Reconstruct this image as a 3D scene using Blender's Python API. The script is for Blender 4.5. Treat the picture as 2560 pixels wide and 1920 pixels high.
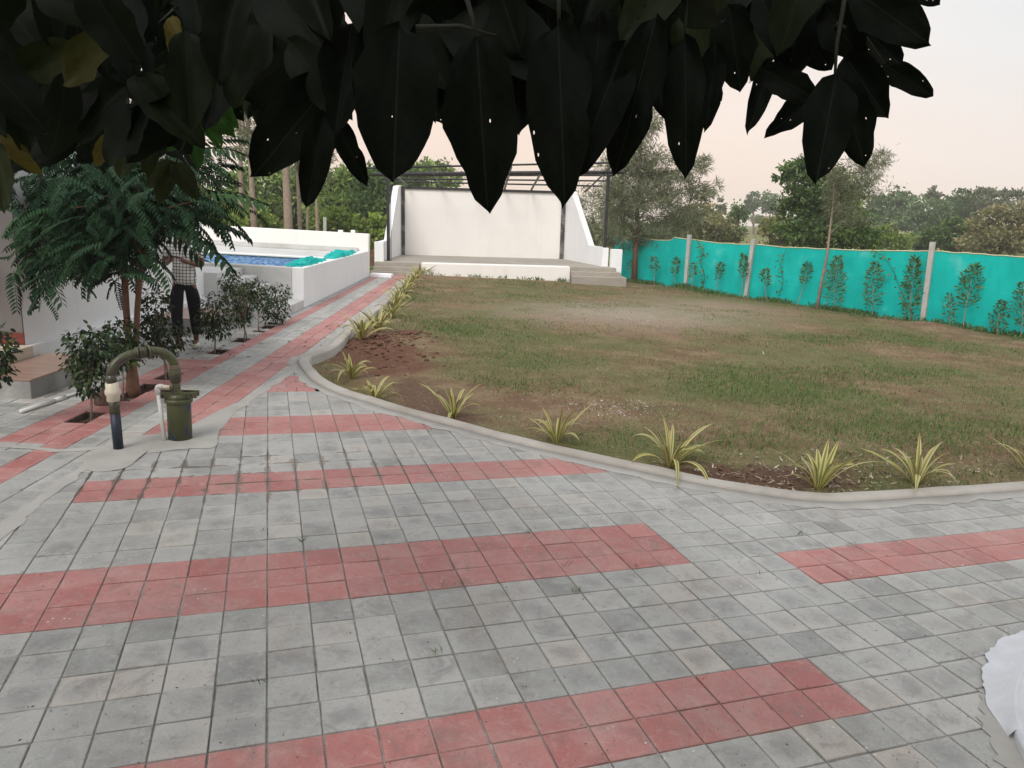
import bpy, bmesh, math, random
import numpy as np
from mathutils import Vector, Matrix, noise as mnoise

random.seed(11)
RNG = np.random.default_rng(11)
for o in list(bpy.data.objects):
    bpy.data.objects.remove(o)
scene = bpy.context.scene
COL = scene.collection
PI = math.pi

# ------------------------------------------------------------------ camera
F_PX, YAW, PITCH, ROLL = 1835.07, 0.324739, 0.215057, -0.0565581
CAM = np.array([0.0346, -3.4826, 1.9108])


def cam_axes():
    f = np.array([math.sin(YAW) * math.cos(PITCH), math.cos(YAW) * math.cos(PITCH), -math.sin(PITCH)])
    r = np.array([math.cos(YAW), -math.sin(YAW), 0.0])
    d = np.cross(f, r)
    c, s = math.cos(ROLL), math.sin(ROLL)
    return c * r + s * d, -s * r + c * d, f


C_R, C_D, C_F = cam_axes()
cam_data = bpy.data.cameras.new('camera')
cam_data.sensor_fit = 'HORIZONTAL'
cam_data.sensor_width = 36.0
cam_data.lens = F_PX / 2560 * 36.0
cam_data.clip_start = 0.05
cam_data.clip_end = 4000
cam = bpy.data.objects.new('camera', cam_data)
COL.objects.link(cam)
m = Matrix.Identity(4)
for i in range(3):
    m[i][0], m[i][1], m[i][2], m[i][3] = C_R[i], -C_D[i], -C_F[i], CAM[i]
cam.matrix_world = m
scene.camera = cam
scene.render.resolution_x, scene.render.resolution_y = 1024, 768

# ------------------------------------------------------------------ world, sun, exposure
SUN_EL, SUN_AZ = math.radians(47), math.radians(224)   # high, behind the camera, veiled by cloud
world = bpy.data.worlds.new('World')
scene.world = world
world.use_nodes = True
wn = world.node_tree
wn.nodes.clear()


def node(nt, typ, ins=None, **props):
    n = nt.nodes.new(typ)
    for k, v in props.items():
        setattr(n, k, v)
    for k, v in (ins or {}).items():
        s = n.inputs[k]
        if isinstance(v, bpy.types.NodeSocket):
            nt.links.new(v, s)
        else:
            s.default_value = v
    return n


def math_n(nt, op, a, b=0.0, clamp=False):
    return node(nt, 'ShaderNodeMath', {0: a, 1: b}, operation=op, use_clamp=clamp).outputs[0]


def mix_n(nt, fac, a, b, blend='MIX'):
    n = node(nt, 'ShaderNodeMix', None, data_type='RGBA', blend_type=blend)
    for idx, v in ((0, fac), (6, a), (7, b)):
        s = n.inputs[idx]
        if isinstance(v, bpy.types.NodeSocket):
            nt.links.new(v, s)
        elif idx == 0:
            s.default_value = v
        else:
            s.default_value = (*v, 1) if len(v) == 3 else v
    return n.outputs[2]


def ramp_n(nt, fac, stops, interp='LINEAR'):
    n = node(nt, 'ShaderNodeValToRGB', {0: fac})
    cr = n.color_ramp
    cr.interpolation = interp
    while len(cr.elements) < len(stops):
        cr.elements.new(0.5)
    for e, (p, c) in zip(cr.elements, stops):
        e.position = p
        e.color = (*c, 1) if not isinstance(c, (int, float)) else (c, c, c, 1)
    return n.outputs[0]


def noise_n(nt, vec, scale, detail=3.0, rough=0.55, dist=0.0):
    ins = {'Scale': scale, 'Detail': detail, 'Roughness': rough, 'Distortion': dist}
    if vec is not None:
        ins['Vector'] = vec
    return node(nt, 'ShaderNodeTexNoise', ins).outputs[0]


sky = node(wn, 'ShaderNodeTexSky', None, sky_type='NISHITA', sun_disc=False)
sky.sun_elevation, sky.sun_rotation = SUN_EL, SUN_AZ
sky.air_density, sky.dust_density, sky.ozone_density = 1.0, 3.0, 1.0
tc = node(wn, 'ShaderNodeTexCoord')
sep = node(wn, 'ShaderNodeSeparateXYZ', {0: tc.outputs['Generated']})
elev = math_n(wn, 'MAXIMUM', sep.outputs[2], 0.0)
cloud_vec = node(wn, 'ShaderNodeMapping', {0: tc.outputs['Generated'], 3: (1, 1, 3.5)}).outputs[0]
cl = noise_n(wn, cloud_vec, 1.7, 3.0, 0.5)
elev2 = math_n(wn, 'ADD', elev, math_n(wn, 'MULTIPLY', math_n(wn, 'SUBTRACT', cl, 0.5), 0.10), True)
over = ramp_n(wn, elev2, [(0.0, (0.715, 0.655, 0.63)), (0.06, (0.735, 0.63, 0.57)), (0.13, (0.725, 0.65, 0.605)),
                          (0.22, (0.675, 0.665, 0.655)), (0.32, (0.655, 0.665, 0.67)), (1.0, (0.67, 0.69, 0.72))])
over = mix_n(wn, 1.0, over, ramp_n(wn, cl, [(0.3, 0.93), (0.7, 1.05)]), 'MULTIPLY')
glow_dir = tuple(float(a) for a in (C_R * ((1120 - 1280) / F_PX) + C_D * ((400 - 960) / F_PX) + C_F))
gd = node(wn, 'ShaderNodeVectorMath', {0: tc.outputs['Generated'], 1: Vector(glow_dir).normalized()}, operation='DOT_PRODUCT').outputs['Value']
over = mix_n(wn, math_n(wn, 'MULTIPLY', ramp_n(wn, gd, [(0.80, 0.0), (1.0, 1.0)]), 0.55), over, (0.78, 0.565, 0.44))
bg_over = node(wn, 'ShaderNodeBackground', {0: over, 1: 0.96})
bg_sky = node(wn, 'ShaderNodeBackground', {0: sky.outputs[0], 1: 0.06})
bg_mix = node(wn, 'ShaderNodeMixShader', {0: 0.10})
wn.links.new(bg_over.outputs[0], bg_mix.inputs[1])
wn.links.new(bg_sky.outputs[0], bg_mix.inputs[2])
node(wn, 'ShaderNodeOutputWorld', {0: bg_mix.outputs[0]})

sun_data = bpy.data.lights.new('sun', 'SUN')
sun_data.energy = 1.5
sun_data.angle = math.radians(25)
sun_data.color = (1.0, 0.95, 0.89)
sun = bpy.data.objects.new('sun', sun_data)
COL.objects.link(sun)
sdir = Vector((math.sin(SUN_AZ) * math.cos(SUN_EL), math.cos(SUN_AZ) * math.cos(SUN_EL), math.sin(SUN_EL)))
sun.rotation_euler = (-sdir).to_track_quat('-Z', 'Y').to_euler()

vs = scene.view_settings
vs.view_transform = 'Standard'
vs.look = 'None'
vs.exposure = 0.60
vs.gamma = 1.0
vs.use_curve_mapping = False
scene.render.engine = 'CYCLES'
scene.cycles.max_bounces = 8
scene.cycles.volume_bounces = 1
scene.cycles.transparent_max_bounces = 12


# ------------------------------------------------------------------ pixel <-> place helpers
def ray(x, y):
    return C_R * ((x - 1280) / F_PX) + C_D * ((y - 960) / F_PX) + C_F


def gnd(x, y, z=0.0):
    d = ray(x, y)
    return CAM + d * ((z - CAM[2]) / d[2])


def at(x, y, dep):
    return CAM + ray(x, y) * dep


def depth_of(q):
    return float((np.asarray(q) - CAM) @ C_F)


def to_px(q):
    v = np.asarray(q) - CAM
    z = v @ C_F
    return 1280 + F_PX * (v @ C_R) / z, 960 + F_PX * (v @ C_D) / z


ANG = math.radians(15.5)                     # the path, pool, house and stage share this bearing
E1 = np.array([math.cos(ANG), -math.sin(ANG)])
E2 = np.array([math.sin(ANG), math.cos(ANG)])


def uv(u, v):
    p = E1 * u + E2 * v
    return float(p[0]), float(p[1])


def to_uv(x, y):
    return x * E1[0] + y * E1[1], x * E2[0] + y * E2[1]


# ------------------------------------------------------------------ object helpers
def link(o, parent=None):
    COL.objects.link(o)
    if parent is not None:
        o.parent = parent
    return o


def tag(o, label=None, cat=None, group=None, kind=None):
    if label:
        o['label'] = label
    if cat:
        o['category'] = cat
    if group:
        o['group'] = group
    if kind:
        o['kind'] = kind
    return o


def empty(name, loc=(0, 0, 0), rotz=0.0, label=None, cat=None, group=None):
    o = bpy.data.objects.new(name, None)
    o.empty_display_size = 0.1
    o.location = loc
    o.rotation_euler = (0, 0, rotz)
    COL.objects.link(o)
    return tag(o, label, cat, group)


class MB:
    def __init__(self):
        self.v, self.f = [], []

    def add(self, vs, fs):
        b = len(self.v)
        self.v += [tuple(map(float, p)) for p in vs]
        self.f += [tuple(i + b for i in f) for f in fs]
        return self

    def box(self, x0, x1, y0, y1, z0, z1, c=0.0):
        if c <= 0:
            vs = [(x, y, z) for z in (z0, z1) for x, y in ((x0, y0), (x1, y0), (x1, y1), (x0, y1))]
            return self.add(vs, [(3, 2, 1, 0), (4, 5, 6, 7), (0, 1, 5, 4), (1, 2, 6, 5), (2, 3, 7, 6), (3, 0, 4, 7)])
        bm = bmesh.new()
        bmesh.ops.create_cube(bm, size=1.0)
        for q in bm.verts:
            q.co = ((x0 + x1) / 2 + q.co.x * (x1 - x0), (y0 + y1) / 2 + q.co.y * (y1 - y0), (z0 + z1) / 2 + q.co.z * (z1 - z0))
        bmesh.ops.bevel(bm, geom=list(bm.edges), offset=c, segments=2, affect='EDGES', profile=0.5)
        bm.verts.index_update()
        self.add([q.co for q in bm.verts], [[q.index for q in f.verts] for f in bm.faces])
        bm.free()
        return self

    def prism(self, poly, z0, z1):
        n = len(poly)
        vs = [(x, y, z0) for x, y in poly] + [(x, y, z1) for x, y in poly]
        return self.add(vs, [tuple(range(n - 1, -1, -1)), tuple(range(n, 2 * n))] +
                        [(i, (i + 1) % n, n + (i + 1) % n, n + i) for i in range(n)])

    def extrude_y(self, poly, y0, y1):
        """poly in (x,z), extruded along y"""
        n = len(poly)
        vs = [(x, y0, z) for x, z in poly] + [(x, y1, z) for x, z in poly]
        return self.add(vs, [tuple(range(n)), tuple(range(2 * n - 1, n - 1, -1))] +
                        [(i, n + i, n + (i + 1) % n, (i + 1) % n) for i in range(n)])

    def tube(self, pts, rad, seg=8, cap=True):
        pts = [Vector(p) for p in pts]
        if not hasattr(rad, '__len__'):
            rad = [rad] * len(pts)
        rings, b = [], len(self.v)
        ref = Vector((0.21, 0.13, 1)).normalized()
        prev = None
        for i, p in enumerate(pts):
            t = (pts[min(i + 1, len(pts) - 1)] - pts[max(i - 1, 0)])
            t = t.normalized() if t.length > 1e-9 else Vector((0, 0, 1))
            if prev is None:
                a = t.cross(ref)
                if a.length < 0.05:
                    a = t.cross(Vector((1, 0, 0)))
            else:
                a = prev - t * prev.dot(t)
            a.normalize()
            prev = a
            c = t.cross(a)
            for k in range(seg):
                an = 2 * PI * k / seg
                self.v.append(tuple(p + (a * math.cos(an) + c * math.sin(an)) * rad[i]))
        for i in range(len(pts) - 1):
            for k in range(seg):
                k2 = (k + 1) % seg
                self.f.append((b + i * seg + k, b + i * seg + k2, b + (i + 1) * seg + k2, b + (i + 1) * seg + k))
        if cap:
            self.f.append(tuple(b + k for k in range(seg - 1, -1, -1)))
            e = b + (len(pts) - 1) * seg
            self.f.append(tuple(e + k for k in range(seg)))
        return self

    def build(self, name, mat, parent=None, smooth=False, label=None, cat=None, kind=None, group=None):
        me = bpy.data.meshes.new(name)
        me.from_pydata(self.v, [], self.f)
        if smooth:
            me.polygons.foreach_set('use_smooth', [True] * len(me.polygons))
        me.materials.append(mat)
        me.update()
        o = bpy.data.objects.new(name, me)
        link(o, parent)
        return tag(o, label, cat, group, kind)


def soup(name, V, mat, parent=None, cols=None, per=4, smooth=False):
    """V (N,per,3) polygons with per corners each, coloured by cols (N,3)"""
    n = len(V)
    me = bpy.data.meshes.new(name)
    me.vertices.add(n * per)
    me.vertices.foreach_set('co', np.ascontiguousarray(V, np.float32).ravel())
    me.loops.add(n * per)
    me.loops.foreach_set('vertex_index', np.arange(n * per, dtype=np.int32))
    me.polygons.add(n)
    me.polygons.foreach_set('loop_start', np.arange(0, n * per, per, dtype=np.int32))
    if cols is not None:
        a = me.color_attributes.new('Col', 'FLOAT_COLOR', 'POINT')
        c4 = np.ones((n, per, 4), np.float32)
        c4[:, :, :3] = np.asarray(cols)[:, None, :]
        a.data.foreach_set('color', c4.ravel())
    me.materials.append(mat)
    me.update(calc_edges=True)
    me.validate()
    o = bpy.data.objects.new(name, me)
    return link(o, parent)


def nrm(a):
    return a / np.maximum(np.linalg.norm(a, axis=-1, keepdims=True), 1e-9)


def leaf_quads(base, direc, side, length, width):
    """rhombic leaves with the widest point a little before the middle"""
    base, direc, side = map(np.asarray, (base, direc, side))
    L = np.asarray(length)[:, None]
    W = np.asarray(width)[:, None]
    mid = base + direc * L * 0.45
    return np.stack([base, mid + side * W * 0.5, base + direc * L, mid - side * W * 0.5], 1)


def smoothstep(a, b, x):
    t = np.clip((x - a) / (b - a), 0, 1)
    return t * t * (3 - 2 * t)


# ------------------------------------------------------------------ materials
def new_mat(name):
    mt = bpy.data.materials.new(name)
    mt.use_nodes = True
    nt = mt.node_tree
    bs = nt.nodes['Principled BSDF']
    return mt, nt, bs


def setp(nt, bs, **kw):
    names = {'color': 'Base Color', 'rough': 'Roughness', 'metal': 'Metallic', 'normal': 'Normal', 'spec': 'Specular IOR Level', 'alpha': 'Alpha'}
    for k, v in kw.items():
        s = bs.inputs[names[k]]
        if isinstance(v, bpy.types.NodeSocket):
            nt.links.new(v, s)
        elif k == 'color':
            s.default_value = (*v, 1)
        else:
            s.default_value = v


def geo_pos(nt):
    return node(nt, 'ShaderNodeNewGeometry').outputs['Position']


def obj_co(nt):
    return node(nt, 'ShaderNodeTexCoord').outputs['Object']


def bump_n(nt, h, strength=0.3, dist=0.01):
    return node(nt, 'ShaderNodeBump', {'Height': h, 'Strength': strength, 'Distance': dist}).outputs[0]


def plain(name, color, rough=0.7, var=0.12, scale=6.0, bump=0.15, metal=0.0, spec=0.4, dirt=None, dirt_amt=0.35, detail=6.0, world_space=True, streak=0.0):
    mt, nt, bs = new_mat(name)
    vec = geo_pos(nt) if world_space else obj_co(nt)
    n1 = noise_n(nt, vec, scale, detail, 0.6)
    c = ramp_n(nt, n1, [(0.25, tuple(x * (1 - var) for x in color)), (0.75, tuple(min(1, x * (1 + var)) for x in color))])
    if dirt:
        n2 = noise_n(nt, vec, scale * 0.35, 5.0, 0.65, 0.6)
        c = mix_n(nt, math_n(nt, 'MULTIPLY', ramp_n(nt, n2, [(0.48, 0.0), (0.72, 1.0)]), dirt_amt), c, dirt)
    if streak:
        st = noise_n(nt, node(nt, 'ShaderNodeMapping', {0: vec, 3: (5.0, 5.0, 0.35)}).outputs[0], 1.0, 5.0, 0.7)
        c = mix_n(nt, math_n(nt, 'MULTIPLY', ramp_n(nt, st, [(0.52, 0.0), (0.72, 1.0)]), streak), c, tuple(x * 0.62 for x in color))
    setp(nt, bs, color=c, rough=rough, metal=metal, spec=spec)
    if bump > 0:
        n3 = noise_n(nt, vec, scale * 9, 4.0, 0.6)
        setp(nt, bs, normal=bump_n(nt, n3, bump, 0.006))
    return mt


def foliage_mat(name, trans=0.25, rough=0.5, spec=0.3):
    mt, nt, bs = new_mat(name)
    at_ = node(nt, 'ShaderNodeAttribute', None, attribute_name='Col')
    setp(nt, bs, color=at_.outputs[0], rough=rough, spec=spec)
    if trans > 0:
        tr = node(nt, 'ShaderNodeBsdfTranslucent', {0: mix_n(nt, 1.0, at_.outputs[0], (1.15, 1.25, 0.6), 'MULTIPLY')})
        mx = node(nt, 'ShaderNodeMixShader', {0: trans})
        nt.links.new(bs.outputs[0], mx.inputs[1])
        nt.links.new(tr.outputs[0], mx.inputs[2])
        nt.links.new(mx.outputs[0], nt.nodes['Material Output'].inputs[0])
    return mt


def tile_mat(name, ang, red, wet=False):
    mt, nt, bs = new_mat(name)
    pos = geo_pos(nt)
    s = node(nt, 'ShaderNodeSeparateXYZ', {0: pos})
    flat = node(nt, 'ShaderNodeCombineXYZ', {0: s.outputs[0], 1: s.outputs[1], 2: 0.0}).outputs[0]
    gridv = flat
    if ang:
        gridv = node(nt, 'ShaderNodeVectorRotate', {'Vector': flat, 'Angle': ang}, rotation_type='Z_AXIS').outputs[0]
    sc = node(nt, 'ShaderNodeVectorMath', {0: gridv, 1: (5.0, 5.0, 5.0)}, operation='MULTIPLY').outputs[0]
    cell = node(nt, 'ShaderNodeVectorMath', {0: sc}, operation='FLOOR').outputs[0]
    frac = node(nt, 'ShaderNodeVectorMath', {0: sc, 1: cell}, operation='SUBTRACT').outputs[0]
    w = node(nt, 'ShaderNodeTexWhiteNoise', {'Vector': cell}, noise_dimensions='3D')
    w2 = node(nt, 'ShaderNodeTexWhiteNoise', {'Vector': node(nt, 'ShaderNodeVectorMath', {0: cell, 1: (17.3, 5.1, 2.7)}, operation='ADD').outputs[0]}, noise_dimensions='3D')
    if red:
        c = ramp_n(nt, w.outputs[0], [(0.0, (0.38, 0.125, 0.116)), (0.5, (0.43, 0.160, 0.148)), (1.0, (0.465, 0.198, 0.184))])
        film = (0.47, 0.325, 0.30)
    else:
        c = ramp_n(nt, w.outputs[0], [(0.0, (0.255, 0.255, 0.244)), (0.2, (0.322, 0.321, 0.308)), (0.65, (0.380, 0.376, 0.36)),
                                     (0.86, (0.415, 0.405, 0.385)), (1.0, (0.455, 0.415, 0.375))])
        film = (0.47, 0.47, 0.455)
    # darker, denser heart of the cast tile
    off = node(nt, 'ShaderNodeVectorMath', {0: frac, 1: (0.5, 0.5, 0.0)}, operation='SUBTRACT').outputs[0]
    dist = node(nt, 'ShaderNodeVectorMath', {0: off}, operation='LENGTH').outputs[1]
    nb = noise_n(nt, flat, 9.0, 3.0, 0.6)
    heart = math_n(nt, 'SUBTRACT', math_n(nt, 'ADD', math_n(nt, 'MULTIPLY', nb, 0.75), 0.12), dist)
    heart = math_n(nt, 'MULTIPLY', ramp_n(nt, heart, [(0.0, 0.0), (0.35, 1.0)]), math_n(nt, 'MULTIPLY', w2.outputs[0], 0.34 if red else 0.62))
    c = mix_n(nt, heart, c, (0.30, 0.12, 0.118) if red else (0.185, 0.187, 0.187))
    # cement film and dust
    n2 = noise_n(nt, flat, 3.2, 6.0, 0.68, 0.5)
    c = mix_n(nt, math_n(nt, 'MULTIPLY', ramp_n(nt, n2, [(0.42, 0.0), (0.66, 1.0)]), 0.50), c, film)
    n2b = noise_n(nt, flat, 14.0, 5.0, 0.7, 1.2)
    c = mix_n(nt, math_n(nt, 'MULTIPLY', ramp_n(nt, n2b, [(0.54, 0.0), (0.62, 1.0)]), 0.32), c, film)
    nf = noise_n(nt, flat, 120.0, 3.0, 0.7)
    c = mix_n(nt, 1.0, c, ramp_n(nt, nf, [(0.25, 0.86), (0.75, 1.12)]), 'MULTIPLY')
    # edges rubbed pale with mortar
    ax = node(nt, 'ShaderNodeVectorMath', {0: off}, operation='ABSOLUTE').outputs[0]
    sx = node(nt, 'ShaderNodeSeparateXYZ', {0: ax})
    edge = math_n(nt, 'MAXIMUM', sx.outputs[0], sx.outputs[1])
    edge = math_n(nt, 'ADD', edge, math_n(nt, 'MULTIPLY', math_n(nt, 'SUBTRACT', nb, 0.5), 0.16))
    c = mix_n(nt, math_n(nt, 'MULTIPLY', ramp_n(nt, edge, [(0.44, 0.0), (0.50, 1.0)]), 0.40), c, film)
    # paint and lime spots
    vo = node(nt, 'ShaderNodeTexVoronoi', {'Vector': flat, 'Scale': 24.0, 'Randomness': 1.0})
    spot = math_n(nt, 'LESS_THAN', math_n(nt, 'ADD', vo.outputs['Distance'], math_n(nt, 'MULTIPLY', nf, 0.12)), 0.185)
    gate = ramp_n(nt, noise_n(nt, flat, 2.6, 2.0, 0.5), [(0.60, 0.0), (0.64, 1.0)])
    c = mix_n(nt, math_n(nt, 'MULTIPLY', math_n(nt, 'MULTIPLY', spot, gate), 0.85), c, (0.66, 0.66, 0.64))
    # rust-brown and dark stains
    n5 = noise_n(nt, flat, 1.35, 4.0, 0.6)
    c = mix_n(nt, math_n(nt, 'MULTIPLY', ramp_n(nt, n5, [(0.56, 0.0), (0.72, 1.0)]), 0.30), c, (0.34, 0.25, 0.19) if not red else (0.30, 0.12, 0.11))
    n7 = noise_n(nt, flat, 0.55, 5.0, 0.6, 0.6)
    c = mix_n(nt, 1.0, c, ramp_n(nt, n7, [(0.3, (0.80, 0.79, 0.77)), (0.7, (1.12, 1.12, 1.12))]), 'MULTIPLY')
    n6 = noise_n(nt, flat, 5.5, 7.0, 0.75, 0.8)
    c = mix_n(nt, math_n(nt, 'MULTIPLY', ramp_n(nt, n6, [(0.54, 0.0), (0.66, 1.0)]), 0.42), c, (0.15, 0.135, 0.12))
    n8 = noise_n(nt, flat, 26.0, 6.0, 0.8, 0.6)
    c = mix_n(nt, math_n(nt, 'MULTIPLY', ramp_n(nt, n8, [(0.56, 0.0), (0.63, 1.0)]), 0.32), c, (0.14, 0.125, 0.11))
    c = mix_n(nt, math_n(nt, 'MULTIPLY', ramp_n(nt, n8, [(0.33, 1.0), (0.42, 0.0)]), 0.28), c, (0.52, 0.50, 0.47))
    rough = ramp_n(nt, n2, [(0.3, 0.52), (0.7, 0.74)])
    if wet:
        # water run from the pump along the joints
        jd = math_n(nt, 'SUBTRACT', 0.5, math_n(nt, 'MAXIMUM', math_n(nt, 'ADD', sx.outputs[0], 0.01), math_n(nt, 'SUBTRACT', sx.outputs[1], 0.03)))
        nw = noise_n(nt, flat, 5.2, 4.0, 0.62, 0.5)
        reg = node(nt, 'ShaderNodeVectorMath', {0: node(nt, 'ShaderNodeVectorMath', {0: flat, 1: (-0.05, 1.98, 0)}, operation='SUBTRACT').outputs[0], 1: (0.62, 1.55, 0)}, operation='MULTIPLY').outputs[0]
        rl = node(nt, 'ShaderNodeVectorMath', {0: reg}, operation='LENGTH').outputs[1]
        fall = ramp_n(nt, rl, [(0.55, 1.0), (1.15, 0.0)])
        thr = math_n(nt, 'MULTIPLY', math_n(nt, 'MULTIPLY', math_n(nt, 'SUBTRACT', nw, 0.43), 0.85), fall)
        wm = ramp_n(nt, math_n(nt, 'SUBTRACT', thr, jd), [(0.0, 0.0), (0.012, 1.0)])
        c = mix_n(nt, math_n(nt, 'MULTIPLY', wm, 0.92), c, mix_n(nt, 0.55, (0.165, 0.14, 0.115), mix_n(nt, 1.0, c, (0.55, 0.5, 0.46), 'MULTIPLY')))
        rough = mix_n(nt, wm, rough, (0.35, 0.35, 0.35))
    setp(nt, bs, color=c, rough=rough, spec=0.5)
    hb = math_n(nt, 'ADD', math_n(nt, 'MULTIPLY', nf, 0.35), nb)
    setp(nt, bs, normal=bump_n(nt, hb, 0.22, 0.004))
    return mt


M = {}
M['tile_grey'] = tile_mat('tile_grey', 0.0, False, True)
M['tile_red'] = tile_mat('tile_red', 0.0, True, True)
M['ptile_grey'] = tile_mat('path_tile_grey', ANG, False)
M['ptile_red'] = tile_mat('path_tile_red', ANG, True)


def joint_mat():
    mt, nt, bs = new_mat('joint_mortar')
    p = geo_pos(nt)
    n1 = noise_n(nt, p, 2.3, 4.0, 0.65)
    n2 = noise_n(nt, p, 45.0, 4.0, 0.7)
    c = ramp_n(nt, n1, [(0.36, (0.19, 0.178, 0.162)), (0.50, (0.35, 0.335, 0.31)), (0.62, (0.46, 0.445, 0.42))])
    c = mix_n(nt, 1.0, c, ramp_n(nt, n2, [(0.3, 0.7), (0.7, 1.2)]), 'MULTIPLY')
    setp(nt, bs, color=c, rough=0.9, normal=bump_n(nt, n2, 0.5, 0.01))
    return mt


M['joint'] = joint_mat()
M['cement'] = plain('smeared_cement', (0.385, 0.37, 0.345), 0.85, 0.16, 3.0, 0.35, dirt=(0.25, 0.235, 0.21), dirt_amt=0.5)
M['kerb'] = plain('kerb_concrete', (0.40, 0.375, 0.34), 0.85, 0.14, 2.5, 0.35, dirt=(0.22, 0.185, 0.15), dirt_amt=0.55)
M['white'] = plain('white_wall_paint', (0.87, 0.87, 0.88), 0.7, 0.025, 1.2, 0.12, dirt=(0.62, 0.61, 0.59), dirt_amt=0.25, streak=0.20)
M['brushed_white'] = plain('brushed_whitewash', (0.60, 0.615, 0.65), 0.85, 0.10, 9.0, 0.5, dirt=(0.52, 0.52, 0.52), dirt_amt=0.5)
M['warm_white'] = plain('screen_paint', (0.89, 0.855, 0.82), 0.75, 0.02, 0.9, 0.05, dirt=(0.74, 0.69, 0.63), dirt_amt=0.35, streak=0.16)
M['shade_wall'] = plain('shaded_taupe_wall', (0.17, 0.152, 0.15), 0.75, 0.05, 1.2, 0.1)  # taupe darkened further to put the porch shade into the wall colour
M['grey_plaster'] = plain('grey_plaster', (0.57, 0.565, 0.55), 0.85, 0.10, 2.2, 0.3, dirt=(0.34, 0.33, 0.31), dirt_amt=0.6)
M['dark_plaster'] = plain('raw_cement_plaster', (0.25, 0.245, 0.235), 0.9, 0.18, 3.5, 0.4, dirt=(0.52, 0.50, 0.47), dirt_amt=0.8)
M['stage_concrete'] = plain('stage_concrete', (0.36, 0.325, 0.28), 0.85, 0.14, 2.0, 0.3, dirt=(0.26, 0.23, 0.195), dirt_amt=0.5)
M['skirting'] = plain('red_skirting_tile', (0.17, 0.035, 0.025), 0.35, 0.2, 8.0, 0.05)
M['steel'] = plain('black_steel', (0.022, 0.022, 0.024), 0.5, 0.3, 12.0, 0.1, dirt=(0.12, 0.09, 0.07), dirt_amt=0.4)
M['frame_steel'] = plain('weathered_frame', (0.05, 0.045, 0.045), 0.6, 0.4, 5.0, 0.2, dirt=(0.55, 0.52, 0.49), dirt_amt=0.6)
M['grey_post'] = plain('post_concrete', (0.46, 0.445, 0.415), 0.9, 0.14, 4.0, 0.4, dirt=(0.27, 0.25, 0.22), dirt_amt=0.5)
M['pvc'] = plain('white_pvc', (0.66, 0.65, 0.62), 0.35, 0.05, 8.0, 0.04, dirt=(0.40, 0.37, 0.33), dirt_amt=0.4)
M['cream_pvc'] = plain('cream_pvc', (0.62, 0.545, 0.44), 0.4, 0.06, 10.0, 0.06, dirt=(0.42, 0.36, 0.28), dirt_amt=0.35)
M['stone'] = plain('brown_stone', (0.125, 0.075, 0.06), 0.85, 0.35, 14.0, 0.6)
M['bark'] = plain('brown_bark', (0.115, 0.075, 0.055), 0.9, 0.4, 22.0, 0.8, dirt=(0.20, 0.15, 0.115), dirt_amt=0.5)
M['bark_red'] = plain('reddish_bark', (0.17, 0.085, 0.05), 0.8, 0.35, 18.0, 0.6, dirt=(0.09, 0.06, 0.045), dirt_amt=0.5)
M['bark_pale'] = plain('pale_bark', (0.27, 0.20, 0.155), 0.85, 0.3, 10.0, 0.6, dirt=(0.16, 0.11, 0.085), dirt_amt=0.6)
M['twig'] = plain('green_twig', (0.014, 0.014, 0.008), 0.7, 0.3, 30.0, 0.2)
M['soil'] = plain('pit_soil', (0.085, 0.052, 0.04), 0.95, 0.4, 16.0, 0.8)
M['timber'] = plain('old_timber', (0.17, 0.085, 0.06), 0.85, 0.4, 9.0, 0.4)
M['rubber_shoe'] = plain('cream_rubber', (0.66, 0.60, 0.51), 0.55, 0.05, 20.0, 0.05)
M['skin'] = plain('skin', (0.16, 0.075, 0.05), 0.5, 0.08, 20.0, 0.05)
M['hair'] = plain('black_hair', (0.012, 0.011, 0.010), 0.5, 0.3, 60.0, 0.3)
M['denim'] = plain('black_denim', (0.010, 0.010, 0.013), 0.85, 0.3, 30.0, 0.2, spec=0.2)
M['foliage'] = foliage_mat('crown_leaves', 0.35, 0.6)
M['glossy_foliage'] = foliage_mat('glossy_leaves', 0.14, 0.42, 0.25)
M['grass'] = foliage_mat('grass_blades', 0.25, 0.6)
M['litter'] = foliage_mat('dry_litter', 0.0, 0.85, 0.2)


def wood_tile_mat():
    mt, nt, bs = new_mat('wood_look_floor_tile')
    o = obj_co(nt)
    st = node(nt, 'ShaderNodeMapping', {0: o, 3: (1.2, 22.0, 1.0)}).outputs[0]
    n1 = noise_n(nt, st, 1.6, 4.0, 0.6)
    n2 = noise_n(nt, o, 2.0, 2.0, 0.5)
    c = ramp_n(nt, n1, [(0.3, (0.225, 0.125, 0.095)), (0.7, (0.39, 0.26, 0.205))])
    c = mix_n(nt, ramp_n(nt, n2, [(0.4, 0.0), (0.75, 0.4)]), c, (0.44, 0.31, 0.25))
    setp(nt, bs, color=c, rough=0.32, spec=0.5)
    return mt


M['wood_tile'] = wood_tile_mat()


def mosaic_mat():
    mt, nt, bs = new_mat('blue_pool_mosaic')
    o = obj_co(nt)
    s = node(nt, 'ShaderNodeSeparateXYZ', {0: o})
    v = node(nt, 'ShaderNodeCombineXYZ', {0: s.outputs[0], 1: math_n(nt, 'ADD', s.outputs[2], math_n(nt, 'MULTIPLY', s.outputs[1], 1.0)), 2: 0.0}).outputs[0]
    br = node(nt, 'ShaderNodeTexBrick', {'Vector': v, 'Color1': (0.03, 0.13, 0.50, 1), 'Color2': (0.30, 0.52, 0.85, 1), 'Mortar': (0.35, 0.5, 0.7, 1), 'Scale': 1.0,
                                         'Mortar Size': 0.004, 'Brick Width': 0.075, 'Row Height': 0.03, 'Bias': -0.1})
    br.offset = 0.5
    setp(nt, bs, color=br.outputs[0], rough=0.2, spec=0.5)
    return mt


M['mosaic'] = mosaic_mat()


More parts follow.
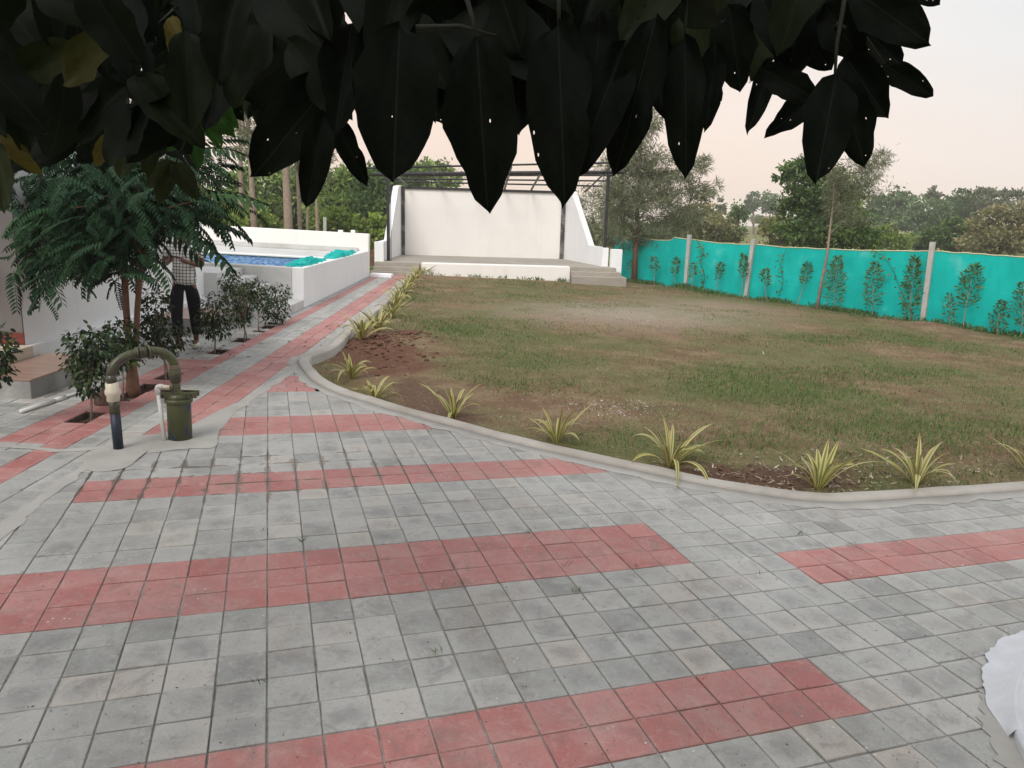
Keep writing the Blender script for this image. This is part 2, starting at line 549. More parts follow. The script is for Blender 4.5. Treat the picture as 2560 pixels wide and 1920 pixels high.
def net_mat():
    mt, nt, bs = new_mat('teal_shade_net')
    p = geo_pos(nt)
    n1 = noise_n(nt, p, 1.3, 4.0, 0.6)
    wv = node(nt, 'ShaderNodeTexWave', {'Vector': node(nt, 'ShaderNodeMapping', {0: p, 2: (0.9, 0.7, 0.6)}).outputs[0], 'Scale': 9.0, 'Distortion': 3.0, 'Detail': 2.0}).outputs[0]
    c = ramp_n(nt, n1, [(0.32, (0.0, 0.52, 0.47)), (0.60, (0.004, 0.62, 0.57)), (0.78, (0.13, 0.70, 0.65))])
    c = mix_n(nt, 1.0, c, ramp_n(nt, wv, [(0.2, 0.96), (0.8, 1.03)]), 'MULTIPLY')
    setp(nt, bs, color=c, rough=0.6, spec=0.25, normal=bump_n(nt, wv, 0.06, 0.02))
    tr = node(nt, 'ShaderNodeBsdfTranslucent', {0: c})
    mx = node(nt, 'ShaderNodeMixShader', {0: 0.38})
    nt.links.new(bs.outputs[0], mx.inputs[1])
    nt.links.new(tr.outputs[0], mx.inputs[2])
    nt.links.new(mx.outputs[0], nt.nodes['Material Output'].inputs[0])
    return mt


M['net'] = net_mat()
M['hem'] = plain('cream_hem_rope', (0.62, 0.60, 0.38), 0.8, 0.1, 10.0, 0.2)


def pump_mat(name, blue):
    mt, nt, bs = new_mat(name)
    p = obj_co(nt)
    n1 = noise_n(nt, p, 7.0, 5.0, 0.65, 0.4)
    n2 = noise_n(nt, p, 4.2, 4.0, 0.6, 0.8)
    c = ramp_n(nt, n1, [(0.3, (0.046, 0.052, 0.020)), (0.7, (0.085, 0.090, 0.036))])
    c = mix_n(nt, ramp_n(nt, n2, [(0.52, 0.0), (0.54, 1.0)]), c, (0.012, 0.04, 0.12) if blue else (0.05, 0.042, 0.03))
    n3 = noise_n(nt, p, 15.0, 5.0, 0.7)
    c = mix_n(nt, ramp_n(nt, n3, [(0.64, 0.0), (0.67, 1.0)]), c, (0.04, 0.028, 0.02))
    setp(nt, bs, color=c, rough=ramp_n(nt, n1, [(0.3, 0.28), (0.7, 0.48)]), spec=0.5, normal=bump_n(nt, n1, 0.2, 0.01))
    return mt


M['pump'] = pump_mat('worn_green_paint', False)
M['casing'] = pump_mat('worn_green_and_blue_paint', True)
M['blue_pipe'] = plain('worn_blue_black_pipe', (0.013, 0.019, 0.034), 0.45, 0.5, 9.0, 0.2, dirt=(0.085, 0.085, 0.075), dirt_amt=0.7, world_space=False)


def shirt_mat():
    mt, nt, bs = new_mat('checked_shirt_cloth')
    o = obj_co(nt)
    s = node(nt, 'ShaderNodeSeparateXYZ', {0: o})

    def lines(sock, per, w):
        f = math_n(nt, 'FRACT', math_n(nt, 'MULTIPLY', math_n(nt, 'ADD', sock, 5.0), 1 / per))
        d = math_n(nt, 'ABSOLUTE', math_n(nt, 'SUBTRACT', f, 0.5))
        return math_n(nt, 'LESS_THAN', d, w)
    a = lines(s.outputs[2], 0.042, 0.13)
    b = lines(s.outputs[0], 0.042, 0.13)
    c = mix_n(nt, math_n(nt, 'MULTIPLY', a, 0.75), (0.74, 0.73, 0.71), (0.035, 0.035, 0.045))
    c = mix_n(nt, math_n(nt, 'MULTIPLY', b, 0.75), c, (0.035, 0.035, 0.045))
    setp(nt, bs, color=c, rough=0.9, spec=0.2)
    return mt


M['shirt'] = shirt_mat()


def big_leaf_mat(name, attr):
    """leathery leaf with shade put into its dark colour: pale midrib, insect holes, now and then a yellowing blade"""
    mt, nt, bs = new_mat(name)
    if attr:
        a = node(nt, 'ShaderNodeAttribute', None, attribute_name='Col')
        c = a.outputs[0]
    else:
        oi = node(nt, 'ShaderNodeObjectInfo')
        c = ramp_n(nt, oi.outputs['Random'], [(0.0, (0.006, 0.009, 0.006)), (0.55, (0.009, 0.013, 0.008)), (0.90, (0.014, 0.021, 0.009)), (0.975, (0.022, 0.028, 0.010)), (1.0, (0.06, 0.05, 0.014))])  # near-black base colours carry the shade of the crown overhead
        o = obj_co(nt)
        n1 = noise_n(nt, o, 6.0, 4.0, 0.6)
        c = mix_n(nt, 1.0, c, ramp_n(nt, n1, [(0.3, 0.75), (0.7, 1.25)]), 'MULTIPLY')
        s = node(nt, 'ShaderNodeSeparateXYZ', {0: o})
        rib = math_n(nt, 'LESS_THAN', math_n(nt, 'ABSOLUTE', s.outputs[0]), 0.012)
        c = mix_n(nt, math_n(nt, 'MULTIPLY', rib, 0.45), c, (0.03, 0.034, 0.02))
        vo = node(nt, 'ShaderNodeTexVoronoi', {'Vector': node(nt, 'ShaderNodeVectorMath', {0: o, 1: node(nt, 'ShaderNodeCombineXYZ', {0: math_n(nt, 'MULTIPLY', oi.outputs['Random'], 37.0)}).outputs[0]}, operation='ADD').outputs[0], 'Scale': 6.5})
        hole = math_n(nt, 'MULTIPLY', math_n(nt, 'LESS_THAN', vo.outputs['Distance'], 0.085), math_n(nt, 'GREATER_THAN', noise_n(nt, o, 2.3, 1.0, 0.5), 0.53))
        setp(nt, bs, alpha=math_n(nt, 'SUBTRACT', 1.0, hole))
    setp(nt, bs, color=c, rough=0.6, spec=0.10)
    tr = node(nt, 'ShaderNodeBsdfTranslucent', {0: mix_n(nt, 1.0, c, (1.0, 1.3, 0.5), 'MULTIPLY')})
    mx = node(nt, 'ShaderNodeMixShader', {0: 0.10})
    nt.links.new(bs.outputs[0], mx.inputs[1])
    nt.links.new(tr.outputs[0], mx.inputs[2])
    nt.links.new(mx.outputs[0], nt.nodes['Material Output'].inputs[0])
    if not attr:
        tp = node(nt, 'ShaderNodeBsdfTransparent')
        mx2 = node(nt, 'ShaderNodeMixShader', {0: hole})
        nt.links.new(mx.outputs[0], mx2.inputs[1])
        nt.links.new(tp.outputs[0], mx2.inputs[2])
        nt.links.new(mx2.outputs[0], nt.nodes['Material Output'].inputs[0])
        bs.inputs['Alpha'].default_value = 1.0
        for l in list(bs.inputs['Alpha'].links):
            nt.links.remove(l)
    return mt


M['big_leaf'] = big_leaf_mat('shade_darkened_leaf', False)
M['big_leaf_attr'] = big_leaf_mat('shade_darkened_leaves', True)


def frond_mat():
    mt, nt, bs = new_mat('pinnate_leaflets')
    oi = node(nt, 'ShaderNodeObjectInfo')
    p = geo_pos(nt)
    n1 = noise_n(nt, p, 34.0, 2.0, 0.6)
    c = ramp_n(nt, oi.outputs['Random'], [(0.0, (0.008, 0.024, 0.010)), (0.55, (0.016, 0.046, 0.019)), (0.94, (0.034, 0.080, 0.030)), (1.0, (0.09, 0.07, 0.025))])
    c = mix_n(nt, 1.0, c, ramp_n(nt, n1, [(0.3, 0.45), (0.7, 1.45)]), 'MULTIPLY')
    setp(nt, bs, color=c, rough=0.6, spec=0.12)
    return mt


M['frond'] = frond_mat()


def stripe_leaf_mat():
    mt, nt, bs = new_mat('variegated_blade')
    a = node(nt, 'ShaderNodeAttribute', None, attribute_name='Col')
    s = node(nt, 'ShaderNodeSeparateColor', {0: a.outputs[0]})
    c = ramp_n(nt, s.outputs[0], [(0.0, (0.50, 0.42, 0.13)), (0.26, (0.56, 0.49, 0.19)), (0.38, (0.13, 0.18, 0.04)), (0.62, (0.13, 0.18, 0.04)), (0.74, (0.52, 0.45, 0.16)), (1.0, (0.50, 0.42, 0.13))])
    c = mix_n(nt, s.outputs[1], c, (0.55, 0.50, 0.33))
    c = mix_n(nt, s.outputs[2], c, (0.22, 0.12, 0.06))
    setp(nt, bs, color=c, rough=0.45, spec=0.4)
    tr = node(nt, 'ShaderNodeBsdfTranslucent', {0: c})
    mx = node(nt, 'ShaderNodeMixShader', {0: 0.2})
    nt.links.new(bs.outputs[0], mx.inputs[1])
    nt.links.new(tr.outputs[0], mx.inputs[2])
    nt.links.new(mx.outputs[0], nt.nodes['Material Output'].inputs[0])
    return mt


M['stripe'] = stripe_leaf_mat()


def lawn_mat():
    mt, nt, bs = new_mat('patchy_lawn_soil')
    p = geo_pos(nt)
    n1 = noise_n(nt, p, 0.35, 5.0, 0.62, 0.3)
    n2 = noise_n(nt, p, 1.6, 6.0, 0.68, 0.4)
    n3 = noise_n(nt, p, 30.0, 5.0, 0.75)
    c = mix_n(nt, ramp_n(nt, n2, [(0.38, 0.0), (0.62, 1.0)]), (0.17, 0.100, 0.066), (0.25, 0.180, 0.108))
    c = mix_n(nt, math_n(nt, 'MULTIPLY', ramp_n(nt, n1, [(0.38, 0.0), (0.58, 1.0)]), 0.75), c, (0.115, 0.13, 0.048))

    def spot(x, y, sx, sy, a, b):
        v = node(nt, 'ShaderNodeVectorMath', {0: node(nt, 'ShaderNodeVectorMath', {0: p, 1: (x, y, 0)}, operation='SUBTRACT').outputs[0], 1: (1 / sx, 1 / sy, 0)}, operation='MULTIPLY').outputs[0]
        d = node(nt, 'ShaderNodeVectorMath', {0: v}, operation='LENGTH').outputs[1]
        d = math_n(nt, 'ADD', d, math_n(nt, 'MULTIPLY', math_n(nt, 'SUBTRACT', n2, 0.5), 1.6))
        return ramp_n(nt, d, [(a, 1.0), (b, 0.0)])
    c = mix_n(nt, math_n(nt, 'MULTIPLY', spot(8.2, 12.4, 4.2, 3.4, 0.1, 1.2), 0.62), c, (0.40, 0.335, 0.275))     # worn gravelly patch
    c = mix_n(nt, math_n(nt, 'MULTIPLY', spot(11.8, 14.5, 2.8, 3.6, 0.1, 1.2), 0.5), c, (0.33, 0.265, 0.20))
    c = mix_n(nt, math_n(nt, 'MULTIPLY', spot(1.5, 7.2, 0.85, 1.7, 0.6, 1.1), 0.9), c, (0.145, 0.068, 0.046))     # freshly dug red soil
    c = mix_n(nt, math_n(nt, 'MULTIPLY', spot(3.6, 1.25, 1.3, 0.42, 0.6, 1.1), 0.9), c, (0.105, 0.058, 0.042))
    c = mix_n(nt, math_n(nt, 'MULTIPLY', spot(1.7, 4.2, 0.5, 1.4, 0.6, 1.1), 0.8), c, (0.13, 0.075, 0.055))
    c = mix_n(nt, math_n(nt, 'MULTIPLY', spot(7.8, 21.0, 5.5, 1.2, 0.5, 1.0), 0.6), c, (0.29, 0.165, 0.105))
    c = mix_n(nt, 1.0, c, ramp_n(nt, n3, [(0.28, 0.62), (0.72, 1.38)]), 'MULTIPLY')
    vo = node(nt, 'ShaderNodeTexVoronoi', {'Vector': p, 'Scale': 17.0})
    sp = math_n(nt, 'MULTIPLY', math_n(nt, 'LESS_THAN', vo.outputs['Distance'], 0.17), math_n(nt, 'GREATER_THAN', n2, 0.48))
    c = mix_n(nt, math_n(nt, 'MULTIPLY', sp, 0.55), c, (0.46, 0.40, 0.34))
    setp(nt, bs, color=c, rough=0.95, spec=0.15, normal=bump_n(nt, n3, 0.8, 0.03))
    return mt


M['lawn'] = lawn_mat()


def field_mat():
    mt, nt, bs = new_mat('field_ground')
    p = geo_pos(nt)
    n1 = noise_n(nt, node(nt, 'ShaderNodeMapping', {0: p, 2: (0, 0, 0.25), 3: (0.012, 0.075, 0.02)}).outputs[0], 1.0, 4.0, 0.6)
    n2 = noise_n(nt, p, 0.4, 6.0, 0.7)
    c = ramp_n(nt, n1, [(0.30, (0.10, 0.145, 0.04)), (0.48, (0.14, 0.185, 0.055)), (0.56, (0.23, 0.15, 0.085)), (0.62, (0.13, 0.17, 0.05)), (0.8, (0.16, 0.20, 0.07))])
    c = mix_n(nt, 1.0, c, ramp_n(nt, n2, [(0.3, 0.75), (0.7, 1.25)]), 'MULTIPLY')
    setp(nt, bs, color=c, rough=0.95, spec=0.1)
    return mt


M['field'] = field_mat()

# ------------------------------------------------------------------ terrain
def terrain_z(x, y):
    x, y = np.asarray(x, float), np.asarray(y, float)
    fw = (x - CAM[0]) * C_F[0] / math.cos(PITCH) + (y - CAM[1]) * C_F[1] / math.cos(PITCH)
    rt = (x - CAM[0]) * math.cos(YAW) - (y - CAM[1]) * math.sin(YAW)
    r = np.hypot(x - CAM[0], y - CAM[1])
    bearing = rt / np.maximum(fw, 5.0)
    s = 0.016 * smoothstep(-0.2, 0.15, bearing) + 0.014 * smoothstep(0.15, 0.75, bearing)
    rise = s * np.maximum(0, np.minimum(r, 520) - 38)
    rise = np.where(fw > 0, rise, 0)
    return -0.26 + 0.2 * smoothstep(26, 40, r) + rise


def build_ground():
    rr = np.concatenate([[0.0], np.linspace(6, 60, 19), np.geomspace(68, 520, 24)])
    na = 96
    vs, fs = [], []
    for r in rr:
        for k in range(na):
            a = 2 * PI * k / na
            x, y = CAM[0] + r * math.cos(a), CAM[1] + r * math.sin(a)
            vs.append((x, y, float(terrain_z(x, y))))
    for i in range(len(rr) - 1):
        for k in range(na):
            k2 = (k + 1) % na
            fs.append((i * na + k, i * na + k2, (i + 1) * na + k2, (i + 1) * na + k))
    mb = MB()
    mb.v, mb.f = vs, [f[::-1] for f in fs]
    return mb.build('ground', M['field'], None, True, kind='structure')


build_ground()


# ------------------------------------------------------------------ lines that divide the site
def catmull(pts, step=0.08):
    P = np.array([pts[0]] + list(pts) + [pts[-1]], float)
    out = []
    for i in range(1, len(P) - 2):
        p0, p1, p2, p3 = P[i - 1:i + 3]
        n = max(2, int(np.linalg.norm(p2 - p1) / step))
        for k in range(n):
            t = k / n
            out.append(0.5 * ((2 * p1) + (-p0 + p2) * t + (2 * p0 - 5 * p1 + 4 * p2 - p3) * t * t + (-p0 + 3 * p1 - 3 * p2 + p3) * t ** 3))
    out.append(P[-2])
    return np.array(out)


left_inner = [gnd(x, y, 0.05)[:2] for x, y in ((1050, 686), (1021, 699), (989, 738), (960, 764), (890, 822), (871, 841), (839, 868))]
left_outer = [np.array(p) - E1 * 0.16 for p in left_inner]
right_outer = [(0.41, 6.45), (0.36, 6.05), (0.41, 5.55), (0.5, 5.0), (0.71, 4.42), (0.95, 4.03), (1.2, 3.6), (1.48, 3.22), (1.73, 2.87), (2.03, 2.44), (2.58, 1.8),
               (2.92, 1.45), (3.17, 1.18), (3.42, 0.96), (3.6, 0.83), (3.78, 0.72), (3.95, 0.655), (4.17, 0.625), (4.45, 0.615), (5.0, 0.60), (5.85, 0.58), (9.0, 0.5), (19.0, 0.2)]
K_LEFT = catmull(left_outer + [np.array(right_outer[0]), np.array(right_outer[1])], 0.12)
K_RIGHT = catmull([np.array(p) for p in right_outer[1:]], 0.07)
KERB = np.vstack([K_LEFT, K_RIGHT[1:]])
SEAM = np.array([(-2.5, -6.0), (-1.62, 0.0), (-1.48, 1.16), (-1.385, 1.76), (-1.31, 2.13), (-1.2, 2.42), (-0.98, 2.78), (-0.60, 3.05), (-0.43, 3.52), (-0.12, 4.5), (0.2, 5.45), (0.36, 6.05)])
LINE_A = np.vstack([SEAM, K_RIGHT[1:]])                    # pavement lies to the right of this
LINE_B = np.vstack([SEAM, K_LEFT[::-1][1:]])               # path lies to the left of this


def side_of(pt, line):
    """signed distance to a polyline (positive on the left hand) and the unit normal there"""
    a, b = line[:-1], line[1:]
    d = b - a
    t = np.clip(((pt - a) * d).sum(1) / (d * d).sum(1), 0, 1)
    q = a + d * t[:, None]
    r = pt - q
    dist = np.hypot(r[:, 0], r[:, 1])
    i = int(dist.argmin())
    n = np.array([-d[i, 1], d[i, 0]]) / np.hypot(*d[i])
    s = 1.0 if (r[i] @ n) >= 0 else -1.0
    return s * dist[i], n, q[i]


def in_poly(P, poly):
    x, y = P[:, 0], P[:, 1]
    ins = np.zeros(len(P), bool)
    j = len(poly) - 1
    for i in range(len(poly)):
        xi, yi = poly[i]
        xj, yj = poly[j]
        c = ((yi > y) != (yj > y)) & (x < (xj - xi) * (y - yi) / (yj - yi + 1e-12) + xi)
        ins ^= c
        j = i
    return ins


def clip_half(poly, q, n, off):
    """keep the part of poly with (p-q).n >= off"""
    out = []
    for i in range(len(poly)):
        a, b = poly[i], poly[(i + 1) % len(poly)]
        da, db = (a - q) @ n - off, (b - q) @ n - off
        if da >= 0:
            out.append(a)
        if (da >= 0) != (db >= 0):
            out.append(a + (b - a) * (da / (da - db)))
    return out


def tile_solid(mb, poly, z=0.0, ch=0.003):
    """a tile of any outline: chamfered top, sides down into the bed"""
    poly = [np.asarray(p, float) for p in poly]
    cen = sum(poly) / len(poly)
    top = [p + (cen - p) / max(np.linalg.norm(cen - p), 1e-6) * ch * 1.4 for p in poly]
    n = len(poly)
    vs = [(*p, z) for p in top] + [(*p, z - ch) for p in poly] + [(*p, z - 0.022) for p in poly]
    fs = [tuple(range(n))] + [(n + i, n + (i + 1) % n, (i + 1) % n, i) for i in range(n)] + [(2 * n + i, 2 * n + (i + 1) % n, n + (i + 1) % n, n + i) for i in range(n)]
    mb.add(vs, fs)


LAWN_EDGE = np.vstack([KERB, [(19.0, 26.0), (5.5, 26.0)]])
TS = 0.2
DISC_C, DISC_R = np.array([3.95, -2.7]), 1.5


def px_area(corners):
    P = []
    for c in corners:
        q = np.array([c[0], c[1], 0.0])
        if depth_of(q) < 0.5:
            return 0.0
        P.append(to_px(q))
    P = np.array(P)
    if P[:, 0].max() < 0 or P[:, 0].min() > 2560 or P[:, 1].min() > 1920:
        return 0.0
    x, y = P[:, 0], P[:, 1]
    return 0.5 * abs(np.dot(x, np.roll(y, 1)) - np.dot(y, np.roll(x, 1)))


def red_a(i, j):
    if i >= 15:
        return -2 <= j < 0
    if j in (-7, -6):
        return i < 12
    if 0 <= j < 3:
        return i < 12
    if 8 <= j < 10:
        return -6 <= i < 13
    if 15 <= j < 18:
        return True
    return 23 <= j < 27


def red_b(a, b):
    v = b * TS
    if a in (-9, -8):
        return v > 2.2
    if v < 2.3:
        return a == -12
    if v < 5.9:
        return a in (-14, -13, -12)
    return a == -12


PITS = {(-13, b) for b in (15, 16, 19, 20, 21, 22, 24, 25, 32, 33, 37, 38, 42, 44, 45)}


def lay(root_name, cells, frame, mats, names=('tile', 'tile')):
    """cells: (poly in world xy, whole?, red?, centre). 300 nearest whole tiles become parts, the rest one mesh per colour."""
    base = bpy.data.objects[root_name]
    whole = [(px_area(c[0]), k) for k, c in enumerate(cells) if c[1]]
    whole = [w for w in sorted(whole, reverse=True) if w[0] > 0][:300]
    pick = {k for _, k in whole}
    h = TS / 2 - 0.0038
    meshes = []
    for red in (0, 1):
        mb = MB()
        tile_solid(mb, [(-h, -h), (h, -h), (h, h), (-h, h)])
        me = bpy.data.meshes.new('tile')
        me.from_pydata(mb.v, [], mb.f)
        me.materials.append(mats[red])
        meshes.append(me)
    rest = [MB(), MB()]
    for k, (poly, wh, red, cen) in enumerate(cells):
        if k in pick:
            o = bpy.data.objects.new('tile', meshes[red])
            o.location = (cen[0] + random.gauss(0, 0.0012), cen[1] + random.gauss(0, 0.0012), random.gauss(0, 0.0013))
            o.rotation_euler = (random.gauss(0, 0.006), random.gauss(0, 0.006), frame + random.gauss(0, 0.006))
            link(o, base)
        else:
            tile_solid(rest[red], poly, random.gauss(0, 0.001))
    for red in (0, 1):
        if rest[red].v:
            rest[red].build('tile_field', mats[red], base, kind='stuff')


def lay_pavement():
    cells, bed = [], MB()
    for i in range(-14, 46):
        for j in range(-16, 31):
            dx = 0.0 if i < 15 else 0.004
            dy = 0.0 if i < 15 else 0.016
            if j >= 23 and i < 15:
                dx = 0.1 * (j % 2)
            c = np.array([(i + 0.5) * TS + dx, (j + 0.5) * TS + dy])
            h = TS / 2 - 0.0038
            d, n, q = side_of(c, LINE_A)
            if d > 0.12 or np.linalg.norm(c - DISC_C) < DISC_R - 0.25 or (c[1] > 4.5 and in_poly(c[None], LAWN_EDGE)[0]):
                continue
            poly = [c + np.array(s) * h for s in ((-1, -1), (1, -1), (1, 1), (-1, 1))]
            full = [c + np.array(s) * TS / 2 for s in ((-1, -1), (1, -1), (1, 1), (-1, 1))]
            ds = [side_of(p, LINE_A)[0] for p in poly]
            whole = True
            if max(ds) > -0.02:
                poly = clip_half(poly, q, -n, 0.02)
                full = clip_half(full, q, -n, -0.03)
                whole = False
                if len(full) >= 3 and side_of(np.array(full).mean(0), LINE_A)[0] < 0.03:
                    bed.add([(*p, -0.010) for p in full], [tuple(range(len(full)))])
                if len(poly) < 3:
                    continue
                pa = np.array(poly)
                if 0.5 * abs(np.dot(pa[:, 0], np.roll(pa[:, 1], 1)) - np.dot(pa[:, 1], np.roll(pa[:, 0], 1))) < 0.003:
                    continue
                if side_of(pa.mean(0), LINE_A)[0] > -0.012:
                    continue
            else:
                bed.add([(*p, -0.010) for p in full], [(0, 1, 2, 3)])
            cells.append((poly, whole, int(red_a(i, j)), c))
    bed.build('pavement', M['joint'], None, kind='structure')
    lay('pavement', cells, 0.0, (M['tile_grey'], M['tile_red']))


def lay_path():
    cells, bed = [], MB()
    for a in range(-24, -2):
        sh = random.uniform(-0.02, 0.02)
        for b in range(-10, 116):
            u, v = (a + 0.5) * TS, (b + 0.5) * TS + sh * 0
            if v > 11.7 and u < -2.56:
                continue
            if v > 22.6 or u < -4.6:
                continue
            c = np.array(uv(u, v))
            d, n, q = side_of(c, LINE_B)
            if d < -0.12:
                continue
            if (a, b) in PITS:
                continue
            h = TS / 2 - 0.0038
            def cor(hh):
                return [np.array(uv(u + s[0] * hh, v + s[1] * hh)) for s in ((-1, -1), (1, -1), (1, 1), (-1, 1))]
            poly, full = cor(h), cor(TS / 2)
            ds = [side_of(p, LINE_B)[0] for p in poly]
            whole = True
            if min(ds) < 0.02:
                poly = clip_half(poly, q, n, 0.02)
                full = clip_half(full, q, n, -0.03)
                whole = False
                if len(full) >= 3 and side_of(np.array(full).mean(0), LINE_B)[0] > -0.03:
                    bed.add([(*p, -0.0125) for p in full], [tuple(range(len(full)))])
                if len(poly) < 3 or side_of(np.array(poly).mean(0), LINE_B)[0] < 0.012:
                    continue
            else:
                bed.add([(*p, -0.0125) for p in full], [(0, 1, 2, 3)])
            cells.append((poly, whole, int(red_b(a, b)), c))
    bed.build('path', M['joint'], None, kind='structure')
    lay('path', cells, -ANG, (M['ptile_grey'], M['ptile_red']))
    # earth showing in the open planting pits, walls included
    pit = MB()
    base = bpy.data.objects['path']
    for a, b in sorted(PITS):
        p = [uv(a * TS + i * TS, b * TS + j * TS) for i, j in ((0, 0), (1, 0), (1, 1), (0, 1))]
        pit.add([(*q, -0.07 + random.uniform(-0.01, 0.01)) for q in p], [(0, 1, 2, 3)])
        for i, (da, db) in enumerate(((0, -1), (1, 0), (0, 1), (-1, 0))):
            if (a + da, b + db) in PITS:
                continue
            q0, q1 = p[i], p[(i + 1) % 4]
            pit.add([(*q0, -0.09), (*q1, -0.09), (*q1, -0.012), (*q0, -0.012)], [(0, 1, 2, 3)])
    pit.build('planting_pit_soil', M['soil'], base)


lay_pavement()
lay_path()


# ------------------------------------------------------------------ kerb, cement skirts and seams
def normals_left(line):
    t = np.gradient(line, axis=0)
    t = t / np.hypot(t[:, 0], t[:, 1])[:, None]
    return np.stack([-t[:, 1], t[:, 0]], 1)


def build_kerb():
    N = normals_left(KERB)
    prof = [(0.0, -0.15), (0.0, 0.030), (0.012, 0.044), (0.03, 0.050), (0.115, 0.050), (0.135, 0.042), (0.147, 0.025), (0.150, -0.30)]
    mb, k = MB(), len(prof)
    vs = []
    for i, (p, n) in enumerate(zip(KERB, N)):
        w = 0.006 * mnoise.noise(Vector((p[0] * 2.1, p[1] * 2.1, 0)))
        for s, z in prof:
            q = p + n * (s + w)
            wz = 0.006 * mnoise.noise(Vector((q[0] * 3.0, q[1] * 3.0, 4.0))) if z > 0 else 0
            vs.append((q[0], q[1], z + wz))
    fs = []
    for i in range(len(KERB) - 1):
        for j in range(k - 1):
            fs.append((i * k + j, i * k + j + 1, (i + 1) * k + j + 1, (i + 1) * k + j)[::-1])
    mb.v, mb.f = vs, fs
    mb.build('kerb', M['kerb'], None, True, kind='structure')


build_kerb()


def ribbon(name, line, w0, w1, z, mat, seed, rag=0.05, taper=False):
    """a thin smear of cement along a line, ragged on both sides; w0/w1 reach to the right/left hand"""
    line = catmull(list(line), 0.05) if len(line) < 60 else line
    N = normals_left(line)
    vs, fs = [], []
    for i, (p, n) in enumerate(zip(line, N)):
        r = mnoise.noise(Vector((p[0] * 5, p[1] * 5, seed))) * rag + mnoise.noise(Vector((p[0] * 17, p[1] * 17, seed))) * rag * 0.5
        l = mnoise.noise(Vector((p[0] * 5, p[1] * 5, seed + 9))) * rag + mnoise.noise(Vector((p[0] * 17, p[1] * 17, seed + 9))) * rag * 0.5
        for s, zz in ((-(w0 + r) if w0 else 0.0, 0.002), (0.0, z), (w1 + l if w1 else 0.0, 0.002)):
            q = p + n * s
            vs.append((q[0], q[1], zz))
    k = 3
    for i in range(len(line) - 1):
        for j in range(2):
            fs.append((i * k + j, (i + 1) * k + j, (i + 1) * k + j + 1, i * k + j + 1))
    mb = MB()
    mb.v, mb.f = vs, fs
    return mb.build(name, mat, None, True, kind='structure')


ribbon('cement_skirt', K_RIGHT[:220], 0.10, 0.0, 0.022, M['cement'], 3.1, 0.06)
ribbon('cement_skirt', K_LEFT[::-1], 0.0, 0.13, 0.020, M['cement'], 5.7, 0.06)
pn = [np.array([0.30, 5.98]) + 0.17 * np.array([math.cos(a), math.sin(a)]) * (1 + 0.2 * math.sin(3 * a)) for a in np.linspace(0, 2 * PI, 20)[:-1]]
MB().add([(*p, -0.006) for p in pn], [tuple(range(len(pn)))]).build('cement_patch', M['cement'], None, kind='structure')
ribbon('cement_seam', SEAM[1:], 0.055, 0.05, 0.007, M['cement'], 8.2, 0.045)
cs = [gnd(x, y)[:2] for x, y in ((-60, 1112), (60, 1118), (140, 1126), (205, 1124), (260, 1118))]
ribbon('cement_seam', cs, 0.035, 0.04, 0.006, M['cement'], 2.4, 0.03)


def pump_slab():
    pts = [(205, 1172), (222, 1138), (290, 1098), (340, 1090), (385, 1086), (440, 1078), (505, 1066), (548, 1040), (590, 1008), (580, 1040), (548, 1082), (535, 1118), (470, 1122), (420, 1127), (352, 1138), (330, 1162), (290, 1176), (240, 1180)]
    P = catmull([gnd(x, y)[:2] for x, y in pts + pts[:1]], 0.03)[:-1]
    c = P.mean(0)
    c = np.array(gnd(400, 1105)[:2])
    mb = MB()
    vs = [(*c, 0.012)]
    for q in P:
        r = q + nrm(q - c) * mnoise.noise(Vector((q[0] * 14, q[1] * 14, 1.0))) * 0.02
        mdl = c + (r - c) * 0.8
        vs += [(*mdl, 0.011), (*r, 0.003)]
    n = len(P)
    fs = []
    for i in range(n):
        j = (i + 1) % n
        fs.append((0, 1 + 2 * i, 1 + 2 * j))
        fs.append((1 + 2 * i, 2 + 2 * i, 2 + 2 * j, 1 + 2 * j))
    mb.v, mb.f = vs, fs
    mb.build('cement_patch', M['cement'], None, True, kind='structure')


pump_slab()


# ------------------------------------------------------------------ lawn
LAWN_POLY = np.vstack([KERB + normals_left(KERB) * 0.08, [(19.0, 26.0), (5.5, 26.0)]])


def lawn_z(x, y):
    x, y = np.asarray(x, float), np.asarray(y, float)
    z = -0.075 + 0.09 * (1 - smoothstep(1.5, 5.0, y)) + 0.03 * smoothstep(4, 12, x)
    z = z + 0.10 * np.exp(-(((x - 1.75) / 0.45) ** 2 + ((y - 8.1) / 0.7) ** 2)) + 0.05 * np.exp(-(((x - 2.3) / 0.3) ** 2 + ((y - 8.9) / 0.3) ** 2))
    z = z + 0.14 * np.exp(-(((x - 15.6) / 0.7) ** 2 + ((y - 10.6) / 0.7) ** 2)) + 0.1 * np.exp(-(((x - 14.0) / 0.4) ** 2 + ((y - 19.6) / 0.5) ** 2))
    return z + 0.10 * smoothstep(16.5, 21.0, y) * (1 - smoothstep(11.5, 13.5, x))


def lawn_h(x, y):
    v = Vector((x, y, 0.0))
    dug = math.exp(-(((x - 1.6) / 0.7) ** 2 + ((y - 7.6) / 1.5) ** 2)) + math.exp(-(((x - 3.8) / 1.4) ** 2 + ((y - 1.3) / 0.4) ** 2))
    return float(lawn_z(x, y)) + 0.018 * mnoise.noise(v * 1.3) + (0.010 + 0.03 * dug) * mnoise.noise(v * 6.0) + 0.022 * dug * mnoise.noise(v * 17.0)


